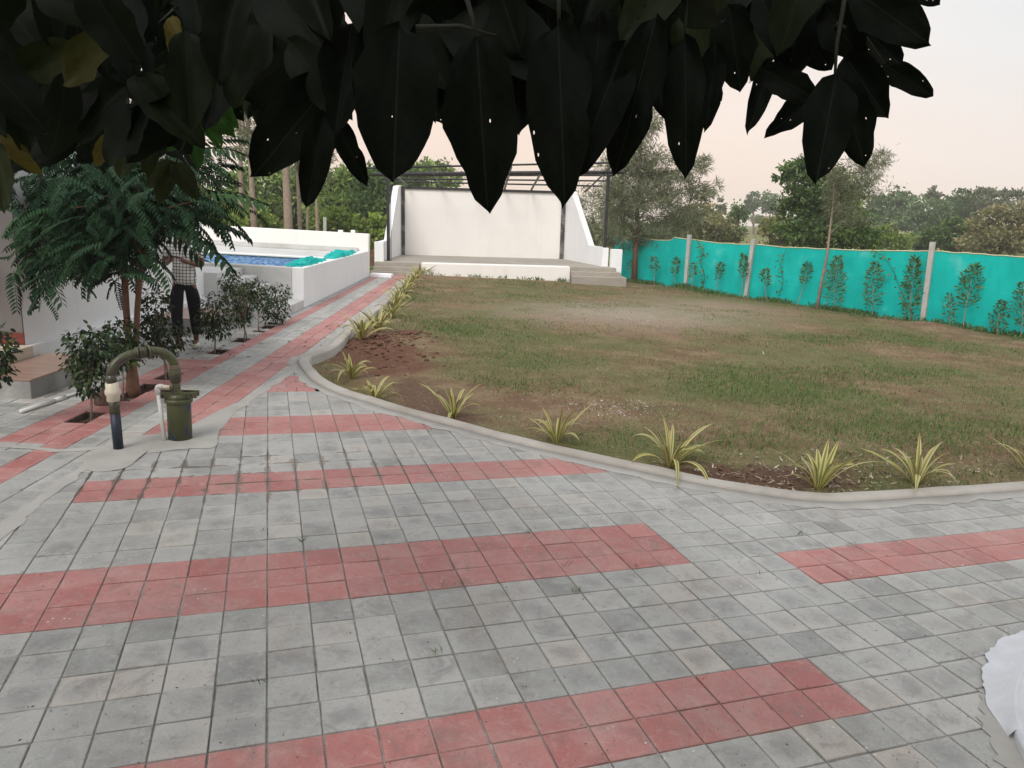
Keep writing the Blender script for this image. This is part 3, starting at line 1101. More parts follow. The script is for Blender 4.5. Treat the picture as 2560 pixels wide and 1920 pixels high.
def build_lawn():
    xs = np.concatenate([np.arange(0.3, 6.0, 0.07), np.arange(6.0, 18.6, 0.14)])
    ys = np.concatenate([np.arange(0.2, 9.0, 0.07), np.arange(9.0, 25.4, 0.14)])
    X, Y = np.meshgrid(xs, ys, indexing='ij')
    P = np.stack([X.ravel(), Y.ravel()], 1)
    ins = in_poly(P, LAWN_POLY).reshape(X.shape)
    idx = -np.ones(X.shape, int)
    vs, fs = [], []
    keep = ins.copy()
    keep[:-1, :] |= ins[1:, :]
    keep[:, :-1] |= ins[:, 1:]
    for i, j in zip(*np.nonzero(keep)):
        idx[i, j] = len(vs)
        vs.append((X[i, j], Y[i, j], lawn_h(X[i, j], Y[i, j])))
    for i in range(len(xs) - 1):
        for j in range(len(ys) - 1):
            q = (idx[i, j], idx[i + 1, j], idx[i + 1, j + 1], idx[i, j + 1])
            if min(q) >= 0 and (ins[i, j] and ins[i + 1, j] and ins[i + 1, j + 1] and ins[i, j + 1]):
                fs.append(q)
    mb = MB()
    mb.v, mb.f = vs, fs
    mb.build('lawn', M['lawn'], None, True, kind='structure')


build_lawn()


def np_noise(x, y, f, seed):
    return np.array([mnoise.noise(Vector((a * f, b * f, seed))) for a, b in zip(x, y)])


def build_grass():
    n = 330000
    # denser where it is seen larger
    t = RNG.random(n)
    y = 0.6 + 22.0 * t ** 1.9
    x = RNG.uniform(0.4, 17.5, n)
    P = np.stack([x, y], 1)
    k = in_poly(P, LAWN_POLY)
    x, y = x[k], y[k]
    g = 0.55 * np_noise(x, y, 0.42, 3.0) + 0.42 * np_noise(x, y, 1.3, 8.0) + 0.25 * np_noise(x, y, 4.5, 1.0)
    bare = np.exp(-(((x - 8.2) / 2.8) ** 2 + ((y - 11.8) / 2.2) ** 2)) + np.exp(-(((x - 11.8) / 2.2) ** 2 + ((y - 14.8) / 3.2) ** 2)) * 0.8 \
        + 1.6 * np.exp(-(((x - 1.5) / 0.9) ** 2 + ((y - 7.2) / 1.9) ** 2)) + 1.6 * np.exp(-(((x - 3.6) / 1.4) ** 2 + ((y - 1.2) / 0.5) ** 2)) \
        + 1.1 * np.exp(-(((x - 1.7) / 0.6) ** 2 + ((y - 4.2) / 1.5) ** 2)) + np.exp(-((y - 21.3) / 1.1) ** 2)
    lush = np.exp(-(((x - 3.3) / 1.4) ** 2 + ((y - 9.6) / 1.3) ** 2)) + np.exp(-(((x - 3.2) / 0.8) ** 2 + ((y - 5.0) / 0.6) ** 2)) + np.exp(-(((x - 6.5) / 1.2) ** 2 + ((y - 4.8) / 0.9) ** 2)) \
        + np.exp(-(((x - 9.0) / 1.5) ** 2 + ((y - 5.4) / 0.5) ** 2)) + 0.8 * np.exp(-(((x - 6.5) / 3) ** 2 + ((y - 2.2) / 0.6) ** 2)) + 0.7 * np.exp(-(((x - 11.5) / 2.4) ** 2 + ((y - 8.8) / 0.7) ** 2)) + 0.5 * np.exp(-(((x - 7.5) / 3.0) ** 2 + ((y - 3.6) / 1.6) ** 2))
    prob = np.clip(0.52 + 1.2 * g + 0.55 * lush - 0.6 * bare, 0.02, 1)
    k = RNG.random(len(x)) < prob
    x, y, g, lush, prob = x[k], y[k], g[k], lush[k], prob[k]
    z = np.array([lawn_h(a, b) for a, b in zip(x, y)]) - 0.006
    n = len(x)
    az = RNG.uniform(0, 2 * PI, n)
    lean = RNG.uniform(0.2, 1.25, n)
    L = RNG.uniform(0.022, 0.055, n) * (0.75 + 0.6 * np.clip(prob, 0, 1)) * (1 + 0.5 * np.clip(lush, 0, 1))
    B = np.stack([x, y, z], 1)
    D = np.stack([np.cos(az) * np.sin(lean), np.sin(az) * np.sin(lean), np.cos(lean)], 1)
    S = np.stack([-np.sin(az), np.cos(az), np.zeros(n)], 1)
    w = (0.0026 + 0.00030 * y)[:, None] * RNG.uniform(0.8, 1.5, n)[:, None]
    V = np.stack([B - S * w, B + S * w, B + D * L[:, None] + np.array([0, 0, -0.004])], 1)
    dry = RNG.random(n) < np.clip(0.30 - 0.5 * lush - 0.8 * g, 0.03, 0.8)
    c = np.where(dry[:, None], np.array([0.25, 0.20, 0.10]), np.array([0.080, 0.150, 0.032]))
    c = c * RNG.uniform(0.65, 1.35, (n, 1)) * (1 + RNG.normal(0, 0.06, (n, 3)))
    o = soup('grass', V, M['grass'], None, np.clip(c, 0.01, 0.6), per=3)
    tag(o, 'patchy short green and straw-coloured grass growing over the lawn', 'grass', kind='stuff')


build_grass()


def build_litter():
    """stone chips, dead leaves and straw lying on the lawn"""
    n = 5200
    t = RNG.random(n)
    y = 0.75 + 21.0 * t ** 1.6
    x = RNG.uniform(0.5, 16.5, n)
    near = RNG.random(n) < 0.25
    x[near] = RNG.normal(4.2, 1.3, near.sum())
    y[near] = RNG.normal(1.15, 0.3, near.sum())
    grv = RNG.random(n) < 0.2
    x[grv] = RNG.normal(8.6, 2.0, grv.sum())
    y[grv] = RNG.normal(12.3, 2.0, grv.sum())
    wc = RNG.random(n) < 0.05
    g1 = gnd(1540, 1012)
    x[wc] = RNG.normal(g1[0], 0.28, wc.sum())
    y[wc] = RNG.normal(g1[1], 0.22, wc.sum())
    grv |= wc
    P = np.stack([x, y], 1)
    k = in_poly(P, np.vstack([KERB + normals_left(KERB) * 0.2, [(19.0, 22.0), (5.5, 22.0)]]))
    x, y, near, grv = x[k], y[k], near[k], grv[k]
    z = np.array([lawn_h(a, b) for a, b in zip(x, y)]) + 0.004
    n = len(x)
    az = RNG.uniform(0, 2 * PI, n)
    tilt = RNG.normal(0, 0.3, n)
    D = np.stack([np.cos(az), np.sin(az), np.sin(tilt)], 1)
    S = nrm(np.stack([-np.sin(az), np.cos(az), RNG.normal(0, 0.3, n)], 1))
    L = RNG.uniform(0.012, 0.035, n) * np.where(near, 2.0, 1.0)
    W = L * RNG.uniform(0.3, 0.8, n) * np.where(near, 0.5, 1.0)
    V = leaf_quads(np.stack([x, y, z], 1), D, S, L, W)
    V[:, 2, 2] += 0.006
    pal = np.array([(0.48, 0.43, 0.37), (0.36, 0.29, 0.22), (0.26, 0.17, 0.11), (0.20, 0.10, 0.07), (0.42, 0.36, 0.24)])
    pick = np.where(grv, 0, RNG.integers(0, 5, n))
    c = pal[pick] * RNG.uniform(0.7, 1.15, (n, 1))
    o = soup('lawn_litter', V, M['litter'], None, c)
    tag(o, 'stone chips, dead leaves and straw scattered over the lawn', 'litter', kind='stuff')


build_litter()


def build_clods():
    bm = bmesh.new()
    bmesh.ops.create_icosphere(bm, subdivisions=1, radius=1.0)
    bm.verts.index_update()
    base = [v.co.copy() for v in bm.verts]
    faces = [[v.index for v in f.verts] for f in bm.faces]
    bm.free()
    mb = MB()
    for k in range(420):
        if k < 300:
            x, y, r = random.gauss(1.62, 0.33), random.gauss(7.9, 0.75), random.uniform(0.008, 0.04)
        elif k < 380:
            x, y, r = random.gauss(3.7, 0.9), random.gauss(1.25, 0.22), random.uniform(0.006, 0.02)
        else:
            x, y, r = random.gauss(2.35, 0.2), random.gauss(8.95, 0.25), random.uniform(0.02, 0.06)
        if not in_poly(np.array([[x, y]]), LAWN_POLY)[0]:
            continue
        z = lawn_h(x, y)
        sd = random.random() * 50
        mb.add([(x + v.x * r * (1 + 0.5 * mnoise.noise(v * 1.5 + Vector((sd, 0, 0)))), y + v.y * r * (1 + 0.5 * mnoise.noise(v * 1.5 + Vector((0, sd, 0)))), z + r * 0.3 + v.z * r * 0.7) for v in base], faces)
    o = mb.build('soil_clods', M['clod'], None, True, kind='stuff')
    tag(o, 'reddish clods of dug soil heaped behind the kerb', 'soil')


M['clod'] = plain('red_clod_soil', (0.155, 0.075, 0.05), 0.95, 0.35, 30.0, 0.8)
build_clods()

# ------------------------------------------------------------------ stage with screen and roof frame
def build_stage():
    root = empty('open_air_stage', (5.0, 21.65, 0.0), 0.0, 'white open-air stage with a blank screen wall and black steel roof frame', 'stage')
    root.rotation_euler = (Matrix.Rotation(-0.272, 4, 'Z') @ Matrix.Rotation(-0.027, 4, 'Y')).to_euler()
    hf, D = 0.42, 5.66
    x0, x1 = -1.19, 5.37
    MB().box(-1.55, 6.75, 0.62, D + 0.1, -0.5, hf, 0.01).build('stage_floor', M['stage_concrete'], root)
    MB().box(-0.02, 5.12, 0.0, 0.617, -0.5, hf - 0.004, 0.02).build('front_wall', M['warm_white'], root)
    MB().box(x0, x1, D, D + 0.2, hf - 0.1, hf + 2.66).build('screen', M['warm_white'], root)
    # dark frame strips round the screen
    MB().box(x0 - 0.09, x0 + 0.05, D - 0.04, D - 0.003, hf, hf + 2.68, 0.004).build('screen_frame', M['frame_steel'], root)
    MB().box(x1 - 0.05, x1 + 0.12, D - 0.04, D - 0.003, hf, hf + 2.60, 0.004).build('screen_frame', M['frame_steel'], root)
    MB().box(x0 - 0.09, x1 + 0.12, D - 0.06, D + 0.06, hf + 2.66, hf + 2.76, 0.004).build('back_beam', M['steel'], root)
    # side walls: tall at the screen, sloping down to a low parapet, ending in a stub pier
    for sx, xa, xb in ((-1, x0 - 0.32, x0 - 0.10), (1, x1 + 0.125, x1 + 0.34)):
        poly = [(0.75, hf - 0.1), (0.75, hf + 0.66), (2.35, hf + 0.68), (4.9, hf + 2.72), (D + 0.2, hf + 2.8), (D + 0.2, hf - 0.1)]
        mb = MB()
        fl = 0.02 if sx < 0 else 0.17
        n = len(poly)
        vs = []
        for y, z in poly:
            sh = sx * fl * (D - y)
            vs.append((xa + sh, y, z))
        for y, z in poly:
            sh = sx * fl * (D - y)
            vs.append((xb + sh, y, z))
        mb.add(vs, [tuple(range(n)), tuple(range(2 * n - 1, n - 1, -1))] + [(i, n + i, n + (i + 1) % n, (i + 1) % n) for i in range(n)])
        mb.build('side_wall', M['white'], root)
    MB().box(-1.66, -1.34, 0.40, 0.75, -0.3, hf + 0.66, 0.015).build('pier', M['white'], root)
    MB().box(6.60, 6.98, 0.40, 0.75, -0.3, hf + 0.62, 0.015).build('pier', M['white'], root)
    for xa, xb, dz in ((-1.60, -0.03, 0), (5.13, 6.72, 0)):
        st = empty('steps')
        st.parent = root
        for k in range(3):
            dx = 0.0 if xa < 0 else 0.13 * (2 - k) * (1 if k < 2 else 0)
            MB().box(xa - (0.06 if k == 0 else 0) * (xa < 0), xb + dx, -0.62 + 0.31 * k, 0.615, -0.5, 0.14 * (k + 1) - 0.004, 0.012).build('step', M['stage_concrete'], st)
    for px, top in ((-1.23, 3.30), (6.41, 3.62)):
        MB().box(px - 0.055, px + 0.055, 0.80, 0.91, hf, top, 0.004).build('post', M['steel'], root)

    def bar(name, a, b, w):
        return MB().tube([a, b], w * 0.7, 4).build(name, M['steel'], root)
    zL, zR = 3.36, 3.66

    def zz(x, y):
        base = zL + (zR - zL) * (x + 1.23) / 7.64
        back = hf + 2.78
        t = (D - y) / (D - 0.85)
        return back + (base - back) * t
    bar('front_beam', (-1.75, 0.85, zz(-1.75, .85)), (6.95, 0.85, zz(6.95, .85)), 0.10)
    for y in (-0.7, 1.9, 3.2, 4.5):
        bar('purlin', (-1.8, y, zz(-1.8, y) + 0.06), (6.8, y, zz(6.8, y) + 0.06), 0.045)
    for x in (-1.0, 0.35, 1.7, 2.95, 4.05, 5.1, 6.3):
        bar('rafter', (x, D, zz(x, D)), (x, -0.75, zz(x, -0.75)), 0.06)
    bar('conduit', (-1.13, 0.79, hf), (-1.13, 0.79, 3.2), 0.02)


build_stage()


# ------------------------------------------------------------------ swimming pool
def crumple(name, u0, u1, v0, v1, z, mat, seed, label, cat, taper=0.5):
    nu, nv = 26, 60
    vs, fs = [], []
    for j in range(nv + 1):
        t = j / nv
        w = 1.0 - taper * (1 - math.sin(PI * min(1, t * 1.15 + 0.08)))
        for i in range(nu + 1):
            s = i / nu - 0.5
            du = 0.10 * mnoise.noise(Vector((t * 9, s * 3, seed)))
            u = (u0 + u1) / 2 + s * (u1 - u0) * w + du
            v = v0 + (v1 - v0) * t + 0.12 * mnoise.noise(Vector((t * 5, s * 5, seed + 7)))
            h = 0.03 + 0.13 * abs(mnoise.noise(Vector((u * 4.5, v * 2.6, seed + 3)))) + 0.07 * abs(mnoise.noise(Vector((u * 11, v * 7, seed + 5))))
            e = min(1.0, (0.5 - abs(s)) * 7, t * 9, (1 - t) * 9)
            x, y = uv(u, v)
            vs.append((x, y, z + 0.006 + h * max(0.05, e)))
    for j in range(nv):
        for i in range(nu):
            a = j * (nu + 1) + i
            fs.append((a, a + 1, a + nu + 2, a + nu + 1))
    mb = MB()
    mb.v, mb.f = vs, fs
    mb.build(name, mat, None, True, label, cat)


def build_pool():
    root = empty('swimming_pool', (*uv(-2.55, 11.8), 0.0), -ANG, 'raised white swimming pool with a blue mosaic lining beside the path', 'pool')
    W = 6.4
    ztop = 0.80
    MB().box(-0.24, 0.0, 0.0, 8.6, -0.3, ztop, 0.012).build('side_wall', M['white'], root)
    MB().box(-W, -0.243, 0.0, 0.30, -0.3, ztop - 0.003, 0.012).build('front_wall', M['grey_plaster'], root)
    MB().box(-W, -0.243, 4.15, 8.6, -0.3, ztop - 0.05, 0.01).build('deck', M['grey_plaster'], root)
    MB().box(-W, -0.243, 4.06, 4.40, ztop - 0.05, ztop - 0.012, 0.006).build('coping', M['white'], root)
    MB().box(-W, -0.243, 4.10, 4.147, -0.5, ztop - 0.052).build('mosaic_wall', M['mosaic'], root)
    MB().box(-W, -0.243, 0.303, 4.097, -0.55, -0.5).build('basin_floor', M['mosaic'], root)
    MB().box(-0.262, -0.243, 0.303, 4.097, -0.5, ztop - 0.03).build('mosaic_side', M['mosaic'], root)
    MB().box(-W - 0.2, 0.03, 8.603, 8.85, -0.3, 1.34, 0.02).build('back_wall', M['warm_white'], root)
    MB().box(-W, -0.30, 8.45, 8.60, ztop - 0.048, ztop + 0.10, 0.01).build('ledge', M['grey_plaster'], root)
    MB().box(-0.55, -0.42, 8.68, 8.80, 1.335, 1.43, 0.02).build('wall_stub', M['white'], root)
    MB().box(-0.95, -0.80, 8.68, 8.80, 1.335, 1.41, 0.02).build('wall_stub', M['white'], root)
    MB().box(0.06, 0.75, 8.7, 9.2, -0.3, 0.10, 0.02).build('footing', M['white'], root)
    # stairs up to the water, climbing away from the path
    st = empty('stairs')
    st.parent = root
    treads = [(-0.33, 0.0, -1.62, 0.16), (-0.63, -0.332, -1.5, 0.31), (-0.92, -0.632, -1.5, 0.46), (-1.21, -0.922, -1.5, 0.61), (-2.3, -1.212, -1.5, 0.74)]
    for xa, xb, ya, z in treads:
        MB().box(xa, xb - 0.002, ya, -0.003, -0.3, z, 0.01).build('step', M['grey_plaster'], st)


build_pool()
crumple('shade_net_heap', -3.05, -2.58, 12.0, 14.7, 0.80, M['net'], 2.0, 'crumpled teal shade net lying on the near corner of the pool wall', 'shade net')
crumple('shade_net_heap', -2.98, -2.58, 15.3, 19.3, 0.80, M['net'], 6.0, 'crumpled teal shade net lying on the far half of the pool wall', 'shade net')


# ------------------------------------------------------------------ house and its entrance steps
def build_house():
    root = empty('white_house', (0, 0, 0), -ANG, 'plain white house wall with a shade-darkened taupe end wall behind the dark trees', 'house')
    MB().box(-4.25, -4.0, 4.9, 10.3, -0.3, 3.3).build('long_wall', M['white'], root)
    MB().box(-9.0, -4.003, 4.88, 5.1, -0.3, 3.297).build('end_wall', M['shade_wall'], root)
    MB().box(-9.0, -3.985, 4.862, 4.878, 0.31, 0.44, 0.002).build('skirting', M['skirting'], root)
    MB().box(-4.0, -3.93, 4.9, 10.25, -0.3, 0.30, 0.012).build('plinth', M['white'], root)
    MB().box(-9.0, -4.25, 5.1, 10.3, 3.1, 3.28).build('roof_slab', M['white'], root)


build_house()


def entrance_step(label, u0, u1, v0, v1, z, riser=None):
    root = empty('entrance_step', (*uv(u1, v0), 0.0), -ANG, label, 'step', 'tiled entrance steps along the house')
    w, d = u1 - u0, v1 - v0
    MB().box(-w, 0, 0, d, -0.3, z - 0.014, 0.006).build('base', M['dark_plaster'], root)
    n = max(2, int(round(w / 0.3)))
    mb = MB()
    for k in range(n):
        p = MB().box(-w - 0.004 + k * w / n + 0.002, -w + (k + 1) * w / n + 0.004 * (k == n - 1) - 0.001, -0.006, d + 0.004, z - 0.0135, z, 0.002)
        p.build('floor_tile', M['wood_tile'], root)
    if riser:
        MB().box(-w - 0.9, -w - 0.006, 0.0, riser[0], z - 0.3, riser[1], 0.008).build('upper_step', M['cream_pvc'], root)
    return root


entrance_step('low step topped with brown wood-look tiles at the left edge', -3.88, -3.28, 3.73, 5.06, 0.19, (1.12, 0.31))
entrance_step('low tan-tiled step behind the legs of the standing person', -3.925, -3.05, 8.0, 9.4, 0.22)


# ------------------------------------------------------------------ fence
FA, FB = np.array([13.55, 23.2]), np.array([16.45, 11.7])
FD = (FB - FA) / np.linalg.norm(FB - FA)
FN = np.array([FD[1], -FD[0]])


def on_fence(x, y, off=0.0):
    d = ray(x, y)
    q0 = FA + FN * off
    t = ((q0 - CAM[:2]) @ FN) / (d[:2] @ FN)
    return CAM + d * t


def build_fence():
    root = empty('fence', (float(FA[0]), float(FA[1]), 0.0), 0.0, 'teal shade-net fence with concrete posts along the right of the lawn', 'fence')
    inv = np.array([FA[0], FA[1], 0.0])
    top = [(1537, 590), (1552, 593), (1590, 593), (1640, 600), (1678, 601), (1688, 594), (1716, 597), (1760, 603), (1800, 608), (1870, 611), (1900, 612), (1960, 618), (2010, 620), (2050, 622), (2130, 625),
           (2220, 627), (2310, 628), (2345, 628), (2400, 632), (2480, 637), (2560, 643), (2700, 655), (2900, 675)]
    tx = np.array([p[0] for p in top], float)
    ty = np.array([p[1] for p in top], float)
    xs = np.arange(1537, 2901, 4.0)
    nz = 18
    vs, fs = [], []
    hem = []
    for i, x in enumerate(xs):
        y = np.interp(x, tx, ty) + 1.6 * mnoise.noise(Vector((x * 0.03, 0, 2)))
        q = on_fence(x, y)
        for k in range(nz + 1):
            t = k / nz
            z = -0.25 + (q[2] + 0.25) * t
            w = 0.06 * mnoise.noise(Vector((q[1] * 0.9, t * 2.2, 3.0))) + 0.035 * mnoise.noise(Vector((q[1] * 3.4 + t * 1.5, t * 1.6, 5.0))) + 0.02 * mnoise.noise(Vector((q[1] * 9.0 - t * 4, t * 3, 8.0)))
            vs.append((q[0] + FN[0] * w - inv[0], q[1] + FN[1] * w - inv[1], z))
        hem.append((vs[-1][0], vs[-1][1], vs[-1][2]))
    for i in range(len(xs) - 1):
        for k in range(nz):
            a = i * (nz + 1) + k
            fs.append((a, a + 1, a + nz + 2, a + nz + 1))
    mb = MB()
    mb.v, mb.f = vs, fs
    net = mb.build('net', M['net'], root, True)
    MB().tube(hem, 0.016, 5).build('hem', M['hem'], net, True)
    posts = [((1714, 722), (1724, 587)), ((1864, 744), (1884, 598)), ((2308, 802), (2332, 605)), ((2690, 880), (2730, 640))]
    offs = -1 if (FN @ (CAM[:2] - FA)) < 0 else 1
    for (bx, by), (tx_, ty_) in posts:
        b = on_fence(bx, by, 0.14 * offs)
        t = on_fence(tx_, ty_, 0.14 * offs)
        b[2] = min(b[2], -0.1) - 0.15
        ax = Vector(t - b)
        p = MB().box(-0.065, 0.065, -0.06, 0.06, 0.0, ax.length, 0.008)
        o = p.build('post', M['grey_post'], root)
        o.rotation_euler = ax.to_track_quat('Z', 'Y').to_euler()
        o.rotation_mode = 'QUATERNION'
        o.rotation_quaternion = ax.to_track_quat('Z', 'Y') @ Matrix.Rotation(0.25, 4, 'Z').to_quaternion()
        o.location = Vector(b) - Vector(inv)
        for h in (0.30, 0.62, 0.95):
            if h < 0.9 * ax.length:
                hole = MB().tube([(0.02, -0.062, ax.length * h), (0.02, -0.066, ax.length * h)], 0.012, 8).build('wire_hole', M['steel'], o)


build_fence()


# ------------------------------------------------------------------ borewell pump head
def build_pump():
    cb = gnd(451, 1098)
    cb[2] = 0.0
    lb = gnd(297, 1124)
    right, up = np.array([C_R[0], C_R[1], 0.0]), np.array([0, 0, 1.0])
    right /= np.linalg.norm(right)
    # plane of the bent pipe: from casing to the foot of the down pipe
    root = empty('borewell_pump', (float(cb[0]), float(cb[1]), 0.0), 0.0, 'green and blue borewell casing with a bent delivery pipe on the cement patch', 'pump')
    ax = np.array([lb[0] - cb[0], lb[1] - cb[1], 0.0])

    def P(t, z, o=0.0):
        """t along casing -> down pipe (0..1)"""
        return tuple(ax * t + np.array([0, 0, z]))
    mb = MB()
    mb.tube([(0, 0, -0.05), (0, 0, 0.30), (0, 0, 0.335)], [0.094, 0.094, 0.094], 32)
    mb.build('casing', M['casing'], root, True)
    mb = MB()
    mb.tube([(0, 0, 0.318), (0, 0, 0.322), (0, 0, 0.352), (0, 0, 0.356)], [0.100, 0.108, 0.108, 0.100], 32)
    mb.build('rim', M['pump'], root, True)
    mb = MB()
    mb.tube([(0, 0, 0.352), (0, 0, 0.36), (0, 0, 0.392), (0, 0, 0.40)], [0.088, 0.094, 0.084, 0.05], 24)
    cap = mb.build('cap', M['pump'], root, True)
    # clamp: two flat bars bolted round the riser
    ex = np.array([math.cos(0.20 - YAW), math.sin(0.20 - YAW), 0])
    ey = np.array([-ex[1], ex[0], 0])

    def obox(name, x0, x1, y0, y1, z0, z1, mat, par):
        b = MB().box(x0, x1, y0, y1, z0, z1, 0.003)
        o = b.build(name, mat, par)
        o.rotation_euler = (0, 0, math.atan2(ex[1], ex[0]))
        return o
    obox('clamp', -0.155, 0.06, -0.062, -0.05, 0.362, 0.415, M['pump'], root)
    ear = obox('clamp_ear', 0.058, 0.155, -0.072, -0.058, 0.37, 0.418, M['pump'], root)
    h = MB().tube([(0.11, -0.0725, 0.394), (0.11, -0.075, 0.394)], 0.010, 12).build('bolt_hole', M['steel'], ear)
    obox('clamp', -0.155, 0.15, 0.048, 0.06, 0.362, 0.41, M['pump'], root)
    for bx in (-0.11, 0.075):
        b = MB().tube([(bx, -0.085, 0.39), (bx, 0.082, 0.39)], 0.009, 8).build('bolt', M['steel'], root)
        b.rotation_euler = (0, 0, math.atan2(ex[1], ex[0]))
    g = MB()
    g.add([(-0.05, -0.049, 0.36), (0.11, -0.049, 0.36), (0.0, -0.049, 0.445), (-0.05, -0.049, 0.445), (-0.05, -0.038, 0.36), (0.11, -0.038, 0.36), (0.0, -0.038, 0.445), (-0.05, -0.038, 0.445)],
          [(0, 1, 2, 3), (7, 6, 5, 4), (0, 4, 5, 1), (1, 5, 6, 2), (2, 6, 7, 3), (3, 7, 4, 0)])
    go = g.build('gusset', M['pump'], root)
    go.rotation_euler = (0, 0, math.atan2(ex[1], ex[0]))
    # riser pipe and sleeve
    MB().tube([P(0.03, 0.38), P(0.035, 0.52)], 0.032, 20).build('riser', M['pump'], root, True)
    MB().tube([P(0.035, 0.49), P(0.035, 0.495), P(0.04, 0.605), P(0.04, 0.61)], [0.038, 0.043, 0.043, 0.038], 20).build('riser_sleeve', M['pump'], root, True)
    MB().tube([P(0.04, 0.612), P(0.04, 0.618)], 0.046, 20).build('hose_clip', M['bark_pale'], root, True)
    MB().tube([P(0.04, 0.628), P(0.04, 0.633)], 0.045, 20).build('hose_clip', M['bark_pale'], root, True)

    def bend(name, t0, z0, t1, z1, r0, first_vertical):
        pts = []
        for k in range(13):
            a = PI / 2 * k / 12
            if first_vertical:
                t, z = t0 + (t1 - t0) * (1 - math.cos(a)), z0 + (z1 - z0) * math.sin(a)
            else:
                t, z = t0 + (t1 - t0) * math.sin(a), z0 + (z1 - z0) * (1 - math.cos(a))
            pts.append(P(t, z))
        MB().tube(pts, r0, 20).build(name, M['pump'], root, True)
    bend('elbow', 0.04, 0.60, 0.38, 0.762, 0.036, True)
    MB().tube([P(0.36, 0.762), P(0.46, 0.762)], 0.037, 20).build('nipple', M['pump'], root, True)
    MB().tube([P(0.445, 0.762), P(0.45, 0.762), P(0.475, 0.760), P(0.48, 0.760)], [0.050, 0.060, 0.060, 0.050], 24).build('flange', M['pump'], root, True)
    MB().tube([P(0.475, 0.760), P(0.60, 0.757)], 0.045, 24).build('union', M['pump'], root, True)
    MB().tube([P(0.585, 0.757), P(0.59, 0.757), P(0.61, 0.757), P(0.615, 0.757)], [0.045, 0.053, 0.053, 0.045], 24).build('flange', M['pump'], root, True)
    MB().tube([P(0.64, 0.756), P(0.66, 0.756)], 0.047, 24).build('flange', M['pump'], root, True)
    bend('elbow', 0.60, 0.757, 1.045, 0.60, 0.035, False)
    MB().tube([P(1.045, 0.605), P(1.043, 0.53)], 0.036, 20).build('drop_pipe', M['pump'], root, True)
    zc = [(0.545, 0.036), (0.54, 0.048), (0.495, 0.048), (0.483, 0.056), (0.455, 0.056), (0.44, 0.047), (0.40, 0.047), (0.396, 0.038)]
    MB().tube([P(1.042 - 0.01 * i / 7, z) for i, (z, r) in enumerate(zc)], [r for z, r in zc], 24).build('coupler', M['cream_pvc'], root, True)
    MB().tube([P(1.030, 0.405), P(1.022, 0.30)], 0.038, 20).build('drop_pipe', M['pump'], root, True)
    MB().tube([P(1.022, 0.30), P(1.0, -0.03)], 0.037, 20).build('foot_pipe', M['blue_pipe'], root, True)

    b = gnd(413, 1104)
    b[2] = 0.0
    r2 = empty('pvc_vent_pipe', tuple(b), 0.0, 'thin white plastic pipe bent at the top beside the green casing', 'pipe')
    t = gnd(401, 980)
    hgt = 0.46
    lean = -right * 0.045
    MB().tube([(0, 0, -0.03), tuple(lean * 0.9 + up * (hgt - 0.03))], 0.0165, 14).build('upright', M['pvc'], r2, True)
    MB().tube([tuple(lean * 0.86 + up * (hgt - 0.06)), tuple(lean + up * (hgt - 0.012)), tuple(lean + right * 0.006 + up * (hgt)), tuple(lean + right * 0.02 + up * (hgt + 0.006)), tuple(lean + right * 0.05 + up * (hgt + 0.006))], 0.0205, 14).build('elbow', M['pvc'], r2, True)
    MB().tube([tuple(lean + right * 0.03 + up * (hgt + 0.006)), tuple(lean + right * 0.105 + up * (hgt + 0.002))], 0.0165, 14).build('outlet', M['cream_pvc'], r2, True)
    MB().tube([tuple(lean + right * 0.104 + up * (hgt + 0.002)), tuple(lean + right * 0.1065 + up * (hgt + 0.002))], 0.0125, 14).build('mouth', M['steel'], r2, True)


build_pump()

# white pipe lying on the paving, round stone, disc platform, timber
p0, p1, p2 = gnd(52, 1029, 0.02), gnd(140, 1000, 0.02), gnd(330, 936, 0.02)
lp = empty('plastic_pipe', (float(p0[0]), float(p0[1]), 0.0), 0.0, 'long white plastic pipe lying on the paving before the brown step', 'pipe')
MB().tube([tuple(q - np.array([p0[0], p0[1], 0])) for q in (p0, p1)], 0.019, 12).build('pipe_length', M['pvc'], lp, True)
MB().tube([tuple(q - np.array([p0[0], p0[1], 0])) for q in (p1 * 0.96 + p0 * 0.04, p1 * 0.9 + p2 * 0.1)], 0.023, 12).build('joint_sleeve', M['pvc'], lp, True)
MB().tube([tuple(q - np.array([p0[0], p0[1], 0])) for q in (p1, p2)], 0.016, 12).build('pipe_length', M['grey_plaster'], lp, True)


def build_stone():
    b = gnd(264, 1010)
    mb = MB()
    bm = bmesh.new()
    bmesh.ops.create_icosphere(bm, subdivisions=4, radius=1.0)
    for v in bm.verts:
        n = mnoise.noise(v.co * 2.2) * 0.07 + mnoise.noise(v.co * 7) * 0.03
        v.co *= 1 + n
        v.co = Vector((v.co.x * 0.098, v.co.y * 0.098, max(v.co.z, -0.55) * 0.105 + 0.05))
    bm.verts.index_update()
    mb.add([v.co for v in bm.verts], [[v.index for v in f.verts] for f in bm.faces])
    bm.free()
    o = mb.build('stone', M['stone'], None, True, 'rounded brown stone on the red tiles behind the pump pipe', 'stone')
    o.location = (float(b[0]), float(b[1]), -0.01)


build_stone()


